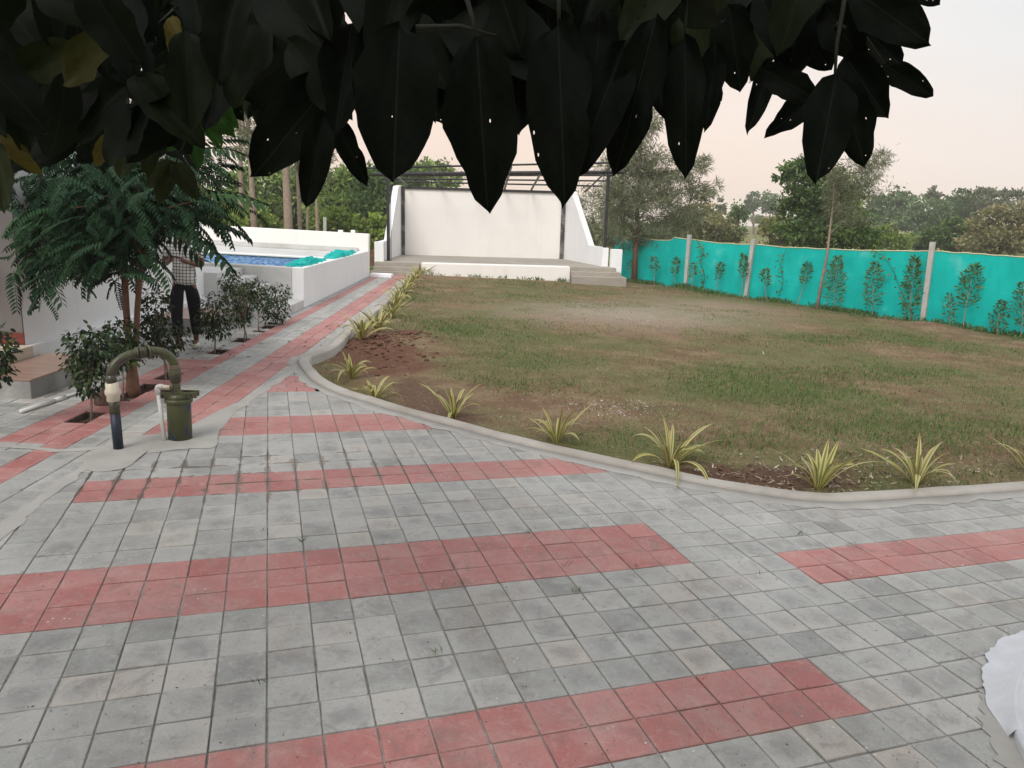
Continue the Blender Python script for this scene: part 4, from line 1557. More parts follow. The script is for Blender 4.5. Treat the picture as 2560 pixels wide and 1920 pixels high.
def build_disc():
    root = empty('white_plinth', (float(DISC_C[0]), float(DISC_C[1]), 0.0), 0.0, 'round white-painted concrete base cut off by the right edge', 'plinth')
    n = 260
    prof = [(0, 0.062), (0.7, 0.062), (0.990, 0.059), (0.997, 0.052), (1.0, 0.045), (1.0, -0.05)]
    vs, fs = [], []
    for r, z in prof:
        for k in range(n):
            a = 2 * PI * k / n
            w = 1 + 0.006 * mnoise.noise(Vector((math.cos(a) * 6, math.sin(a) * 6, z)))
            vs.append((DISC_R * r * w * math.cos(a), DISC_R * r * w * math.sin(a), z))
    for i in range(len(prof) - 1):
        for k in range(n):
            fs.append((i * n + k, (i + 1) * n + k, (i + 1) * n + (k + 1) % n, i * n + (k + 1) % n))
    mb = MB()
    mb.v, mb.f = vs, fs
    mb.build('slab', M['brushed_white'], root, False)
    # mortar fillet round the foot and spilt paint on the paving
    vs, fs = [], []
    for k in range(n):
        a = 2 * PI * k / n
        rag = 0.09 + 0.10 * mnoise.noise(Vector((math.cos(a) * 5, math.sin(a) * 5, 3))) + 0.06 * mnoise.noise(Vector((math.cos(a) * 25, math.sin(a) * 25, 3)))
        for r, z in ((DISC_R - 0.01, 0.016), (DISC_R + 0.05, 0.009), (DISC_R + rag, 0.0045)):
            vs.append((r * math.cos(a), r * math.sin(a), z))
    for k in range(n):
        j = (k + 1) % n
        fs += [(3 * k, 3 * k + 1, 3 * j + 1, 3 * j), (3 * k + 1, 3 * k + 2, 3 * j + 2, 3 * j + 1)]
    mb = MB()
    mb.v, mb.f = vs, fs
    mb.build('mortar_fillet', M['cement'], root, True)
    vs, fs = [], []
    a0, a1, m_ = math.radians(74), math.radians(138), 160
    for k in range(m_ + 1):
        a = a0 + (a1 - a0) * k / m_
        e = math.sin(PI * k / m_)
        rag = e * (0.13 + 0.05 * mnoise.noise(Vector((a * 9, 0, 1))) + 0.025 * mnoise.noise(Vector((a * 21, 0, 2))) + 0.010 * mnoise.noise(Vector((a * 55, 0, 7))) + 0.003 * mnoise.noise(Vector((a * 120, 0, 2))))
        for r, z in ((DISC_R - 0.03, 0.061), (DISC_R + 0.004, 0.052), (DISC_R + 0.02 + max(0.0, rag) * 0.25, 0.022), (DISC_R + 0.02 + max(0.0, rag), 0.011)):
            vs.append((r * math.cos(a), r * math.sin(a), z))
    for k in range(m_):
        for j in range(3):
            fs.append((4 * k + j, 4 * k + j + 1, 4 * k + j + 5, 4 * k + j + 4))
    mb = MB()
    mb.v, mb.f = vs, fs
    mb.build('paint_splash', M['brushed_white'], root, True)


build_disc()


def build_timber():
    q = at(936, 650, 29.5)
    b = (float(q[0]), float(q[1]))
    root = empty('timber_pile', (*b, -0.12), -ANG, 'pile of old brown timber between the pool and the stage', 'timber')
    for k in range(9):
        z = 0.05 + 0.075 * k
        a = random.uniform(-0.12, 0.12)
        o = MB().box(-0.55 + random.uniform(-.1, .1), 0.55 + random.uniform(-.1, .1), -0.06, 0.06, z, z + 0.06, 0.006).build('plank', M['timber'], root)
        o.rotation_euler = (0, 0, a)


build_timber()

# ------------------------------------------------------------------ vegetation helpers
def template_soup(name, TV, TF, X, Y, Z, O, mat, parent=None, cols=None, smooth=False):
    """many copies of one small quad mesh joined into a single object"""
    TV, TF = np.asarray(TV, float), np.asarray(TF, int)
    n, t = len(O), len(TV)
    V = O[:, None, :] + TV[None, :, 0:1] * X[:, None, :] + TV[None, :, 1:2] * Y[:, None, :] + TV[None, :, 2:3] * Z[:, None, :]
    F = (TF[None] + (np.arange(n) * t)[:, None, None]).reshape(-1, TF.shape[1])
    me = bpy.data.meshes.new(name)
    me.vertices.add(n * t)
    me.vertices.foreach_set('co', V.astype(np.float32).ravel())
    me.loops.add(F.size)
    me.loops.foreach_set('vertex_index', F.astype(np.int32).ravel())
    me.polygons.add(len(F))
    me.polygons.foreach_set('loop_start', np.arange(0, F.size, TF.shape[1], dtype=np.int32))
    if smooth:
        me.polygons.foreach_set('use_smooth', np.ones(len(F), bool))
    if cols is not None:
        a = me.color_attributes.new('Col', 'FLOAT_COLOR', 'POINT')
        c4 = np.ones((n, t, 4), np.float32)
        c4[:, :, :3] = np.asarray(cols)[:, None, :]
        a.data.foreach_set('color', c4.ravel())
    me.materials.append(mat)
    me.update(calc_edges=True)
    o = bpy.data.objects.new(name, me)
    return link(o, parent)


def rand_dirs(n):
    return nrm(RNG.normal(size=(n, 3)))


def perp(D):
    return nrm(np.cross(D, rand_dirs(len(D))))


def blade_template(nseg, ncol, curl, fold, wave=0.0, seed=0.0, sharp=0.8):
    vs, fs = [], []
    for i in range(nseg + 1):
        t = i / nseg
        w = 0.5 * max(0.0, math.sin(PI * t ** 0.86)) ** sharp
        if i == nseg:
            w = 0.0
        for k in range(ncol):
            s = (k / (ncol - 1)) * 2 - 1
            x = s * w * (1 + 0.22 * mnoise.noise(Vector((t * 4.5, s * 2, seed * 3.1))) + 0.08 * mnoise.noise(Vector((t * 13, s * 2, seed * 3.1)))) + 0.05 * math.sin(seed * 2.3) * t * t
            z = fold * abs(s) * w * 2 - curl * t * t + wave * math.sin(t * 9 + s * 2 + seed) * abs(s)
            vs.append((x, t, z))
    for i in range(nseg):
        for k in range(ncol - 1):
            a = i * ncol + k
            fs.append((a, a + 1, a + ncol + 1, a + ncol))
    return vs, fs


PAL = {
    'deep': [(0.061, 0.108, 0.035), (0.096, 0.158, 0.049), (0.140, 0.210, 0.061)],
    'mid': [(0.130, 0.205, 0.060), (0.205, 0.292, 0.082), (0.281, 0.356, 0.108)],
    'vine': [(0.145, 0.232, 0.043), (0.217, 0.304, 0.065), (0.290, 0.334, 0.087)],
    'grey': [(0.123, 0.138, 0.087), (0.181, 0.196, 0.123), (0.246, 0.246, 0.174)],
    'olive': [(0.135, 0.155, 0.061), (0.203, 0.203, 0.088), (0.270, 0.223, 0.115)],
    'tan': [(0.189, 0.189, 0.088), (0.257, 0.236, 0.121), (0.297, 0.243, 0.149)],
    'far': [(0.085, 0.137, 0.067), (0.118, 0.175, 0.085), (0.162, 0.209, 0.104)],
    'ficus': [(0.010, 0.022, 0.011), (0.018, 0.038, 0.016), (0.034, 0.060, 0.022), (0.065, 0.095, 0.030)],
    'sapling': [(0.06, 0.12, 0.04), (0.09, 0.16, 0.05), (0.12, 0.19, 0.06)],
    'sapling_old': [(0.039, 0.083, 0.031), (0.061, 0.116, 0.039), (0.094, 0.143, 0.044)],
}


def pal_cols(pal, n, spread=0.2):
    P = np.array(PAL[pal])
    return np.clip(P[RNG.integers(0, len(P), n)] * RNG.uniform(1 - spread, 1 + spread, (n, 1)), 0.004, 0.9)


def clump_leaves(lobes, n, leaf_l, leaf_w, pal, clump=0.28, shell=0.55, droop=0.3, per_clump=45):
    """lobes: (centre xyz, radii xyz). Leaves gather in clumps, mostly towards the outside of each lobe."""
    vol = np.array([l[1][0] * l[1][1] * l[1][2] for l in lobes]) ** (2 / 3)
    cnt = np.maximum(8, (n * vol / vol.sum())).astype(int)
    Vs, Cs = [], []
    for (c, r), k in zip(lobes, cnt):
        c, r = np.array(c, float), np.array(r, float)
        m = max(5, k // per_clump)
        d = rand_dirs(m)
        rad = (shell + (1 - shell) * RNG.random(m) ** 0.6) * RNG.uniform(0.82, 1.12, m)
        cc = c + d * rad[:, None] * r
        tone = RNG.uniform(0.62, 1.35, m)
        ci = RNG.integers(0, m, k)
        sz = RNG.uniform(0.5, 1.3, m)[ci][:, None] * clump
        p = cc[ci] + RNG.normal(size=(k, 3)) * r * sz * np.array([1, 1, 0.75])
        out = nrm(p - c)
        D = nrm(out * 0.5 + rand_dirs(k) * 0.9 + np.array([0, 0, -droop]))
        S = perp(D)
        L = leaf_l * RNG.uniform(0.65, 1.35, k)
        Vs.append(leaf_quads(p, D, S, L, L * leaf_w))
        Cs.append(pal_cols(pal, k) * tone[ci][:, None])
    return np.vstack(Vs), np.clip(np.vstack(Cs), 0.004, 0.9)


def limbs(mb, base, tips, r0, fork=0.5, seg=6):
    base = Vector(base)
    for t in tips:
        t = Vector(t)
        mid = base.lerp(t, fork) + Vector((random.uniform(-.1, .1), random.uniform(-.1, .1), 0.12)) * (t - base).length * 0.5
        mb.tube([base, mid, t], [r0, r0 * 0.6, r0 * 0.15], seg)


def tree_px(name, label, depth, base_x, lobes_px, n, leaf_l, pal, trunk_r=0.12, leaf_w=0.45, group=None, clump=0.28, bark='bark', cat='tree', trunk_px=None, mat='foliage', zbase=None, shell=0.55, droop=0.3, lobe_depth=1.0):
    k = depth / F_PX
    g = at(base_x, 620, depth)
    gz = float(terrain_z(g[0], g[1])) if zbase is None else zbase
    root = empty(name, (float(g[0]), float(g[1]), gz), 0.0, label, cat, group)
    O = np.array([g[0], g[1], gz])
    lobes = []
    for cx, cy, rx, ry in lobes_px:
        rd = 0.5 * (rx + ry) * k * lobe_depth
        c = at(cx, cy, depth) + C_F * random.uniform(-0.4, 0.4) * rd - O
        lobes.append((c, (rx * k, rd, ry * k)))
    mb = MB()
    if trunk_px:
        pts = [at(x, y, depth) - O for x, y in trunk_px]
        pts[0][2] = min(pts[0][2], 0.0) - 0.1
        m_ = len(pts)
        mb.tube(pts, [trunk_r * (1 - 0.75 * i / (m_ - 1)) for i in range(m_)], 8)
        fork = Vector(pts[-1 if m_ < 3 else -2])
    else:
        low = min(l[0][2] for l in lobes)
        fk = np.mean([l[0] for l in lobes], 0)
        fork = Vector((fk[0] * 0.5, fk[1] * 0.5, max(0.3, low * 0.75)))
        mb.tube([(0, 0, -0.4), (0, 0, 0.1), fork], [trunk_r * 1.2, trunk_r, trunk_r * 0.7], 8)
    if trunk_px and len(lobes) > 4:
        for l in lobes:
            tz = l[0][2] * random.uniform(0.72, 0.9)
            zs = [p[2] for p in pts]
            bp = Vector([float(np.interp(tz, zs, [p[i] for p in pts])) for i in range(3)])
            limbs(mb, bp, [l[0]], trunk_r * 0.3)
    else:
        limbs(mb, fork, [l[0] for l in lobes], trunk_r * 0.55)
    mb.build('trunk', M[bark], root, True)
    V, C = clump_leaves(lobes, n, leaf_l, leaf_w, pal, clump, shell, droop)
    soup('crown', V, M[mat], root, C)
    return root


# ------------------------------------------------------------------ background trees
OFFS0 = 1 if (FN @ (CAM[:2] - FA)) > 0 else -1
BG = 'trees behind the pool and stage'
tree_px('broadleaf_tree', 'dense green tree left of the tall pale trunk behind the pool', 44, 640, [(600, 500, 62, 70), (665, 462, 66, 58), (640, 540, 80, 55), (575, 540, 50, 60)], 9000, 0.34, 'mid', 0.2, group=BG, clump=0.2)
tree_px('broadleaf_tree', 'dense green tree right behind the tall pale trunk', 47, 745, [(735, 480, 58, 66), (780, 485, 52, 55), (750, 545, 70, 50)], 8000, 0.34, 'deep', 0.2, group=BG, clump=0.2)
tree_px('broadleaf_tree', 'broad rounded green tree above the pool end wall', 42, 860, [(835, 490, 66, 62), (890, 472, 58, 58), (860, 545, 80, 52)], 9500, 0.32, 'mid', 0.2, group=BG, clump=0.2)
tree_px('broadleaf_tree', 'dark green tree left of the stage roof frame', 40, 945, [(925, 475, 52, 66), (962, 500, 42, 76), (940, 555, 50, 60)], 8500, 0.30, 'deep', 0.2, group=BG, clump=0.2)
tree_px('broadleaf_tree', 'green tree seen through the left bays of the stage roof', 52, 1050, [(1010, 452, 52, 48), (1075, 448, 62, 42), (1040, 500, 90, 50)], 8000, 0.36, 'mid', 0.22, group=BG, clump=0.22)
tree_px('feathery_tree', 'grey-green scrubby tree right of the stage side wall', 39, 1490, [(1465, 545, 36, 80), (1510, 575, 50, 60), (1545, 545, 36, 90), (1440, 590, 30, 50)], 6500, 0.26, 'grey', 0.12, 0.16, BG, 0.26)
VN = 'bright vines behind the pool wall'
for i, (bx, lob, lb) in enumerate([
        (660, [(650, 562, 44, 30), (690, 574, 30, 22)], 'bright green vine thicket left of the tall pale trunk'),
        (840, [(800, 560, 26, 26), (845, 556, 46, 30), (880, 572, 32, 26)], 'bright green vine thicket before the pool end wall'),
        (948, [(945, 575, 24, 34), (955, 610, 26, 34)], 'bright green vine clump beside the left stage pier'),
        (590, [(580, 560, 46, 26)], 'bright green vine clump behind the dark feathery tree')]):
    tree_px('vine_thicket', lb, 33, bx, lob, 3000, 0.20, 'vine', 0.04, 0.8, VN, 0.24, cat='vine')
TT = 'tall bare trunks behind the pool'
for lb, d, pts, r, tuft in [
        ('tall slim trunk farthest left behind the pool', 33, [(604, 640), (603, 480), (601, 380), (597, 200), (594, 60)], 0.14, [(598, 372, 30, 26), (585, 300, 36, 40), (612, 330, 26, 30)]),
        ('tall brown trunk second from left behind the pool', 31, [(640, 640), (633, 520), (627, 420), (622, 330), (616, 120)], 0.17, [(640, 348, 36, 30), (615, 300, 40, 40), (655, 390, 22, 16)]),
        ('thickest pale trunk behind the pool wall', 30, [(724, 640), (720, 540), (714, 420), (709, 280), (704, 60)], 0.22, [(700, 250, 50, 40), (735, 200, 50, 40)]),
        ('slim brown trunk just right of the thickest pale trunk', 31, [(754, 640), (748, 520), (744, 420), (741, 330), (737, 120)], 0.11, [(748, 400, 24, 20), (738, 330, 30, 30)]),
        ('short thin trunk between two slim trunks behind the pool', 31, [(769, 640), (768, 560), (770, 500), (772, 400)], 0.085, [(775, 400, 26, 26)]),
        ('thin reddish trunk farthest right behind the pool', 31, [(795, 640), (793, 560), (790, 480), (788, 380)], 0.10, [(800, 395, 30, 30), (790, 440, 30, 30)])]:
    tree_px('tall_tree', lb, d, pts[0][0], tuft, 1300, 0.26, 'grey', r, 0.16, TT, 0.34, 'bark_pale', trunk_px=pts, zbase=-0.1, shell=0.2)
pb = at(812, 640, 29)
MB().box(-0.06, 0.06, -0.06, 0.06, -0.2, 1.75, 0.008).build('concrete_post', M['grey_post'], None, False, 'slim grey concrete post behind the pool wall', 'post').location = (float(pb[0]), float(pb[1]), 0.0)

tree_px('acacia_tree', 'tall feathery grey-green tree by the left end of the fence', depth_of(on_fence(1586, 697, 0.5 * OFFS0)), 1586,
        [(1600, 300, 52, 66), (1585, 215, 34, 60), (1640, 410, 78, 52), (1570, 400, 66, 70), (1690, 462, 74, 44), (1560, 500, 66, 62), (1628, 520, 74, 58), (1742, 425, 34, 30), (1700, 540, 66, 40), (1786, 462, 15, 16), (1560, 585, 60, 36), (1655, 588, 62, 32), (1750, 480, 40, 22)],
        22000, 0.26, 'grey', 0.12, 0.10, None, 0.19, 'bark_red', trunk_px=[(1586, 700), (1590, 600), (1594, 520), (1600, 440), (1604, 330)], zbase=-0.08, shell=0.35, droop=0.2)
tree_px('acacia_tree', 'thin leaning trunk with few leaves beside the right stage pier', 30.5, 1551, [(1545, 560, 40, 46), (1530, 510, 36, 40)], 1600, 0.22, 'grey', 0.075, 0.09, None, 0.3, 'bark_red', trunk_px=[(1551, 692), (1556, 630), (1562, 570), (1560, 500)], zbase=-0.08, shell=0.3)
tree_px('leafy_tree', 'big dark leafy tree behind the fence at centre right', 31, 2065,
        [(1990, 432, 34, 32), (2030, 425, 40, 36), (2010, 480, 52, 50), (2065, 505, 66, 62), (2000, 545, 58, 52), (2105, 560, 62, 50), (2055, 588, 100, 36), (2150, 590, 42, 36), (2100, 470, 46, 50), (1958, 440, 16, 14)],
        17000, 0.20, 'deep', 0.16, 0.42, None, 0.24, cat='tree')
tree_px('thin_tree', 'slender pale-trunked young tree leaning in front of the fence', depth_of(on_fence(2043, 760, 0.45 * OFFS0)), 2043,
        [(2105, 430, 36, 52), (2150, 475, 46, 40), (2185, 425, 40, 42), (2208, 392, 22, 26), (2130, 540, 42, 28), (2095, 500, 30, 50)],
        7000, 0.17, 'grey', 0.05, 0.09, None, 0.30, 'bark_pale', trunk_px=[(2043, 764), (2055, 700), (2067, 645), (2073, 590), (2080, 530), (2086, 470), (2100, 420)], zbase=-0.08, shell=0.2)

FAR = 'distant trees beyond the fence'
for lb, d, bx, lob, n, L, pal, r in [
        ('small round far tree with a visible trunk on the skyline', 170, 1880, [(1879, 500, 20, 17), (1884, 520, 18, 12), (1870, 512, 12, 12)], 1600, 0.55, 'far', 0.3),
        ('two-lobed far tree on the skyline left of the dark leafy tree', 150, 1940, [(1925, 497, 20, 14), (1948, 514, 24, 22), (1920, 520, 14, 16)], 2200, 0.55, 'far', 0.3),
        ('wide rounded far tree right of the dark leafy tree', 105, 2240, [(2235, 492, 48, 24), (2210, 520, 34, 34), (2265, 512, 30, 34), (2235, 545, 60, 26)], 4200, 0.48, 'far', 0.3),
        ('wispy tall far tree rising above the rest', 120, 2335, [(2338, 480, 22, 14), (2332, 500, 18, 16)], 1000, 0.45, 'grey', 0.25),
        ('dark dome-shaped far tree on the right skyline', 115, 2400, [(2408, 492, 34, 22), (2396, 520, 52, 30), (2430, 530, 36, 32), (2380, 548, 50, 24)], 5200, 0.46, 'deep', 0.35),
        ('flat-topped far tree with gaps at the right skyline', 110, 2490, [(2468, 484, 34, 15), (2510, 490, 30, 14), (2545, 496, 22, 20), (2490, 512, 46, 18)], 2400, 0.45, 'grey', 0.3),
        ('hazy green far tree left of the dark dome', 100, 2320, [(2318, 530, 54, 30), (2285, 555, 46, 26), (2350, 560, 40, 24)], 4200, 0.44, 'far', 0.3),
        ('large brownish-green bush at the right edge beyond the fence', 54, 2500, [(2490, 545, 44, 30), (2540, 572, 56, 50), (2455, 590, 46, 40), (2510, 610, 80, 40), (2580, 560, 50, 60)], 9500, 0.26, 'tan', 0.2),
        ('dark green bush between the near fence post and the brownish bush', 60, 2385, [(2385, 580, 46, 28), (2345, 592, 46, 22), (2410, 605, 50, 22)], 4200, 0.28, 'deep', 0.15),
        ('low dark bush left of the near fence post top', 62, 2295, [(2290, 602, 50, 18), (2330, 608, 40, 18)], 2200, 0.28, 'far', 0.12),
        ('light green shrub just right of the dark leafy tree', 58, 2225, [(2222, 585, 34, 20), (2250, 600, 40, 20), (2205, 605, 30, 18)], 2600, 0.28, 'vine', 0.1),
        ('tan-green bush beyond the fence left of the dark leafy tree', 52, 1940, [(1930, 580, 40, 34), (1960, 600, 34, 26)], 3200, 0.26, 'tan', 0.1),
        ('olive bush beyond the middle of the fence', 58, 1800, [(1790, 575, 42, 32), (1760, 590, 36, 26), (1825, 590, 26, 24)], 3600, 0.28, 'olive', 0.1),
        ('dusky green tree right of the feathery grey-green tree', 80, 1745, [(1750, 530, 40, 28), (1720, 550, 40, 26), (1785, 548, 24, 18)], 3600, 0.36, 'olive', 0.2),
        ('narrow dark far tree beside the open green field', 75, 1846, [(1846, 556, 13, 42), (1838, 540, 12, 20)], 1300, 0.30, 'deep', 0.15),
        ('wispy far treetop above the olive bush', 130, 1798, [(1799, 508, 12, 12), (1803, 524, 14, 10)], 500, 0.45, 'grey', 0.2),
        ('thin low far tree on the skyline beside the round one', 160, 1840, [(1840, 520, 8, 9), (1842, 534, 12, 10)], 350, 0.5, 'far', 0.2)]:
    tree_px('distant_tree', lb, d, bx, lob, n, L, pal, r, 0.6, FAR, 0.22)
for k, (x, y, rx, ry, d) in enumerate([(1905, 548, 34, 9, 190), (1990, 560, 60, 12, 190), (2160, 560, 60, 14, 170), (1650, 575, 60, 20, 90)]):
    tree_px('hedge', ['low dark hedge line on the far edge of the green field', 'low hedge line hidden behind the dark leafy tree', 'low hedge line right of the dark leafy tree', 'low scrub behind the trunk of the feathery tree'][k], d, x, [(x, y, rx, ry)], 1400, 0.4, 'far', 0.1, 0.6, 'low far hedges', 0.3, cat='hedge')


# ------------------------------------------------------------------ saplings and creepers along the fence
OFFS = 1 if (FN @ (CAM[:2] - FA)) > 0 else -1


def sapling(label, bx, by, tx, ty, n, leaf, spread, lw=0.3, pal='sapling', low=0.48, name='sapling', group='saplings along the fence'):
    b = on_fence(bx, by, 0.45 * OFFS)
    b[2] = -0.06
    d = depth_of(b)
    t = at(tx, ty, d)
    root = empty(name, tuple(map(float, b)), 0.0, label, 'sapling', group)
    A = t - b
    h = np.linalg.norm(A)
    side = np.array([random.uniform(-.05, .05), random.uniform(-.05, .05), 0]) * h
    P = lambda s: A * s + side * math.sin(PI * s)
    MB().tube([tuple(P(s)) for s in (-0.05, 0.0, 0.25, 0.5, 0.75, 0.97)], [0.014, 0.013, 0.011, 0.009, 0.006, 0.003], 6).build('stem', M['bark_pale'], root, True)
    n = int(n * 1.25)
    leaf = leaf * 1.05
    spread *= 0.85
    s = low + (1 - low) * RNG.random(n) ** 0.8
    pos = np.array([P(a) for a in s])
    rad = spread * np.sin(np.clip((s - low) / (1 - low), 0, 1) * PI * 0.85 + 0.35)
    az = RNG.uniform(0, 2 * PI, n)
    off = np.stack([np.cos(az), np.sin(az), RNG.normal(0, 0.35, n)], 1) * (rad * RNG.random(n) ** 0.6)[:, None]
    D = nrm(nrm(off) + np.array([0, 0, 0.35]) + RNG.normal(size=(n, 3)) * 0.35)
    L = leaf * RNG.uniform(0.7, 1.3, n)
    V = leaf_quads(pos + off, D, perp(D), L, L * lw)
    soup('crown', V, M['glossy_foliage'], root, pal_cols(pal, n))


for a in [
        ('tiny sapling between the two thin trunks and the stage steps', 1571, 701, 1574, 650, 50, 0.09, 0.10),
        ('leafy sapling nearest the trunk of the feathery tree', 1637, 711, 1636, 643, 110, 0.11, 0.17),
        ('bushy-topped sapling left of the first fence post', 1684, 723, 1692, 646, 130, 0.11, 0.17),
        ('sapling just right of the first fence post', 1731, 717, 1733, 658, 90, 0.11, 0.14),
        ('sapling halfway between the first and second fence posts', 1792, 720, 1804, 658, 120, 0.11, 0.15),
        ('tall narrow sapling beside the second fence post', 1853, 745, 1859, 638, 170, 0.12, 0.14),
        ('short sapling right of the second fence post', 1918, 747, 1916, 672, 110, 0.12, 0.15),
        ('leaning sapling left of the slender pale-trunked tree', 1992, 762, 2022, 655, 110, 0.12, 0.17),
        ('bushy sapling right of the slender pale-trunked tree', 2085, 785, 2096, 640, 420, 0.13, 0.30, 0.2, 'sapling', 0.05),
        ('second bushy sapling from the slender pale-trunked tree', 2181, 790, 2190, 656, 300, 0.13, 0.28, 0.22, 'sapling', 0.15),
        ('dense sapling against the nearest fence post', 2276, 808, 2289, 642, 420, 0.13, 0.24, 0.25, 'sapling', 0.05),
        ('low leafy plant right of the nearest fence post', 2376, 800, 2372, 733, 130, 0.08, 0.16, 0.4, 'sapling', 0.1),
        ('open sapling on the bare mound by the net', 2405, 837, 2440, 662, 260, 0.12, 0.30, 0.3, 'sapling', 0.35),
        ('low shrub before the net near the right edge', 2494, 830, 2506, 752, 260, 0.07, 0.24, 0.5, 'sapling', 0.05),
        ('sapling cut off by the right edge of the picture', 2549, 857, 2558, 705, 240, 0.11, 0.24, 0.3, 'sapling', 0.2)]:
    sapling(*a)


def creeper(label, pts, n):
    P3 = [on_fence(x, y, 0.05 * (1 if (FN @ (CAM[:2] - FA)) > 0 else -1)) for x, y in pts]
    o0 = P3[0].copy()
    root = empty('creeper', tuple(map(float, o0)), 0.0, label, 'creeper', 'creepers on the net')
    MB().tube([tuple(p - o0) for p in P3], 0.006, 5).build('stem', M['twig'], root, True)
    i = RNG.integers(0, len(P3) - 1, n)
    t = RNG.random(n)[:, None]
    A = np.array(P3)
    p = A[i] * (1 - t) + A[i + 1] * t - o0 + RNG.normal(size=(n, 3)) * np.array([0.07, 0.07, 0.08])
    p += np.array([-0.05, -0.03, 0])
    D = nrm(rand_dirs(n) + np.array([0, 0, -0.8]))
    S = nrm(np.cross(D, np.array([C_F[0], C_F[1], 0.1]) + rand_dirs(n) * 0.4))
    L = RNG.uniform(0.05, 0.10, n)
    soup('leaves', leaf_quads(p, D, S, L, L * 0.8), M['glossy_foliage'], root, pal_cols('vine', n) * 0.6)


creeper('leafy creeper hanging on the net right of the first post', [(1745, 602), (1757, 625), (1752, 655), (1762, 690), (1757, 715)], 70)
creeper('sparse creeper on the net right of the second post', [(1965, 625), (1950, 660), (1958, 700), (1948, 740)], 40)
creeper('dry twiggy creeper arching left of the nearest post', [(2180, 625), (2210, 640), (2235, 680), (2262, 750), (2268, 795)], 40)


def verge():
    """weeds and leaf litter along the foot of the fence and stage"""
    n = 9000
    t = RNG.random(n)
    p = FA[None] + FD[None] * (t * 19.0 - 1.0)[:, None] + FN[None] * RNG.normal(0, 0.28, n)[:, None] + FN[None] * (0.3 if (FN @ (CAM[:2] - FA)) > 0 else -0.3)
    k = (np_noise(p[:, 0], p[:, 1], 0.9, 5.0) > RNG.uniform(-0.35, 0.25, n))
    p = p[k]
    q = np.stack([np.repeat(RNG.uniform(0.0, 5.2, 22), 9) + RNG.normal(0, 0.09, 198), RNG.normal(-0.10, 0.06, 198)], 1)
    ca, sa = math.cos(0.272), math.sin(0.272)
    q = np.stack([5.0 + q[:, 0] * ca + q[:, 1] * sa, 21.65 - q[:, 0] * sa + q[:, 1] * ca], 1)
    p = np.vstack([p, q])
    n = len(p)
    z = np.array([lawn_h(a, b) for a, b in p])
    D = nrm(np.stack([RNG.normal(0, 0.55, n), RNG.normal(0, 0.55, n), np.ones(n)], 1))
    L = RNG.uniform(0.06, 0.20, n)
    V = leaf_quads(np.stack([p[:, 0], p[:, 1], z], 1), D, perp(D), L, L * 0.22)
    tag(soup('verge_weeds', V, M['grass'], None, pal_cols('sapling', n)), 'low weeds growing along the foot of the net fence', 'weeds', kind='stuff')


verge()

# ------------------------------------------------------------------ variegated lilies along the kerb
def blade_mesh(name, base, az, lean, L, W, droop, twist, pale, dry):
    """one arching strap leaf; colour attribute: r across, g paleness, b dried tip"""
    n = 10
    d = np.array([math.cos(az), math.sin(az), 0.0])
    s = np.array([-math.sin(az), math.cos(az), 0.0])
    p = np.array(base, float)
    ang = lean
    vs, cs, fs = [], [], []
    for i in range(n + 1):
        t = i / n
        w = W * 0.5 * min(1.0, 0.55 + 1.8 * t) * (1 - max(0, (t - 0.55) / 0.45) ** 1.6)
        tw = twist * t
        up = np.array([-math.sin(ang) * 0 + 0, 0, 0])
        dirv = d * math.sin(ang) + np.array([0, 0, math.cos(ang)])
        nv = np.cross(s, dirv)
        sd = s * math.cos(tw) + nv * math.sin(tw)
        for k, q in enumerate((-1, 0, 1)):
            vs.append(tuple(p + sd * w * q + nv * (-0.25 * w * (1 - abs(q)))))
            cs.append((0.5 + 0.5 * q, pale, max(0.0, (t - 0.8) * 5) * dry, 1))
        p = p + dirv * L / n
        ang += droop / n * (0.4 + 1.2 * t)
    for i in range(n):
        for k in range(2):
            a = i * 3 + k
            fs.append((a, a + 1, a + 4, a + 3))
    return vs, cs, fs


def strap_plant(label, px, py, blades, L, single, big=1.0, z=None):
    b = gnd(px, py, 0.0)
    b[2] = lawn_h(b[0], b[1]) - 0.01
    root = empty('variegated_lily', tuple(map(float, b)), 0.0, label, 'plant', 'variegated lilies planted along the kerb')
    allv, allc, allf = [], [], []
    for k in range(blades):
        az = 2 * PI * (k * 0.381966) + random.uniform(-0.4, 0.4)
        inner = random.random()
        lean = 0.08 + 0.75 * inner ** 1.3
        ln = L * 1.3 * random.uniform(0.7, 1.2) * (0.75 + 0.3 * inner)
        base = (0.02 * math.cos(az), 0.02 * math.sin(az), 0)
        vs, cs, fs = blade_mesh('leaf', base, az, lean, ln, 0.033 * big * random.uniform(0.8, 1.25), random.uniform(0.4, 3.0), random.uniform(-0.6, 0.6), random.uniform(0.0, 0.5) ** 1.8, 1.0 if random.random() < 0.35 else 0.2)
        if single:
            o = bpy.data.meshes.new('leaf')
            o.from_pydata(vs, [], fs)
            a = o.color_attributes.new('Col', 'FLOAT_COLOR', 'POINT')
            a.data.foreach_set('color', np.array(cs, np.float32).ravel())
            o.polygons.foreach_set('use_smooth', [True] * len(fs))
            o.materials.append(M['stripe'])
            link(bpy.data.objects.new('leaf', o), root)
        else:
            bb = len(allv)
            allv += vs
            allc += cs
            allf += [tuple(i + bb for i in f) for f in fs]
    if not single:
        o = bpy.data.meshes.new('leaves')
        o.from_pydata(allv, [], allf)
        a = o.color_attributes.new('Col', 'FLOAT_COLOR', 'POINT')
        a.data.foreach_set('color', np.array(allc, np.float32).ravel())
        o.materials.append(M['stripe'])
        link(bpy.data.objects.new('leaves', o), root)


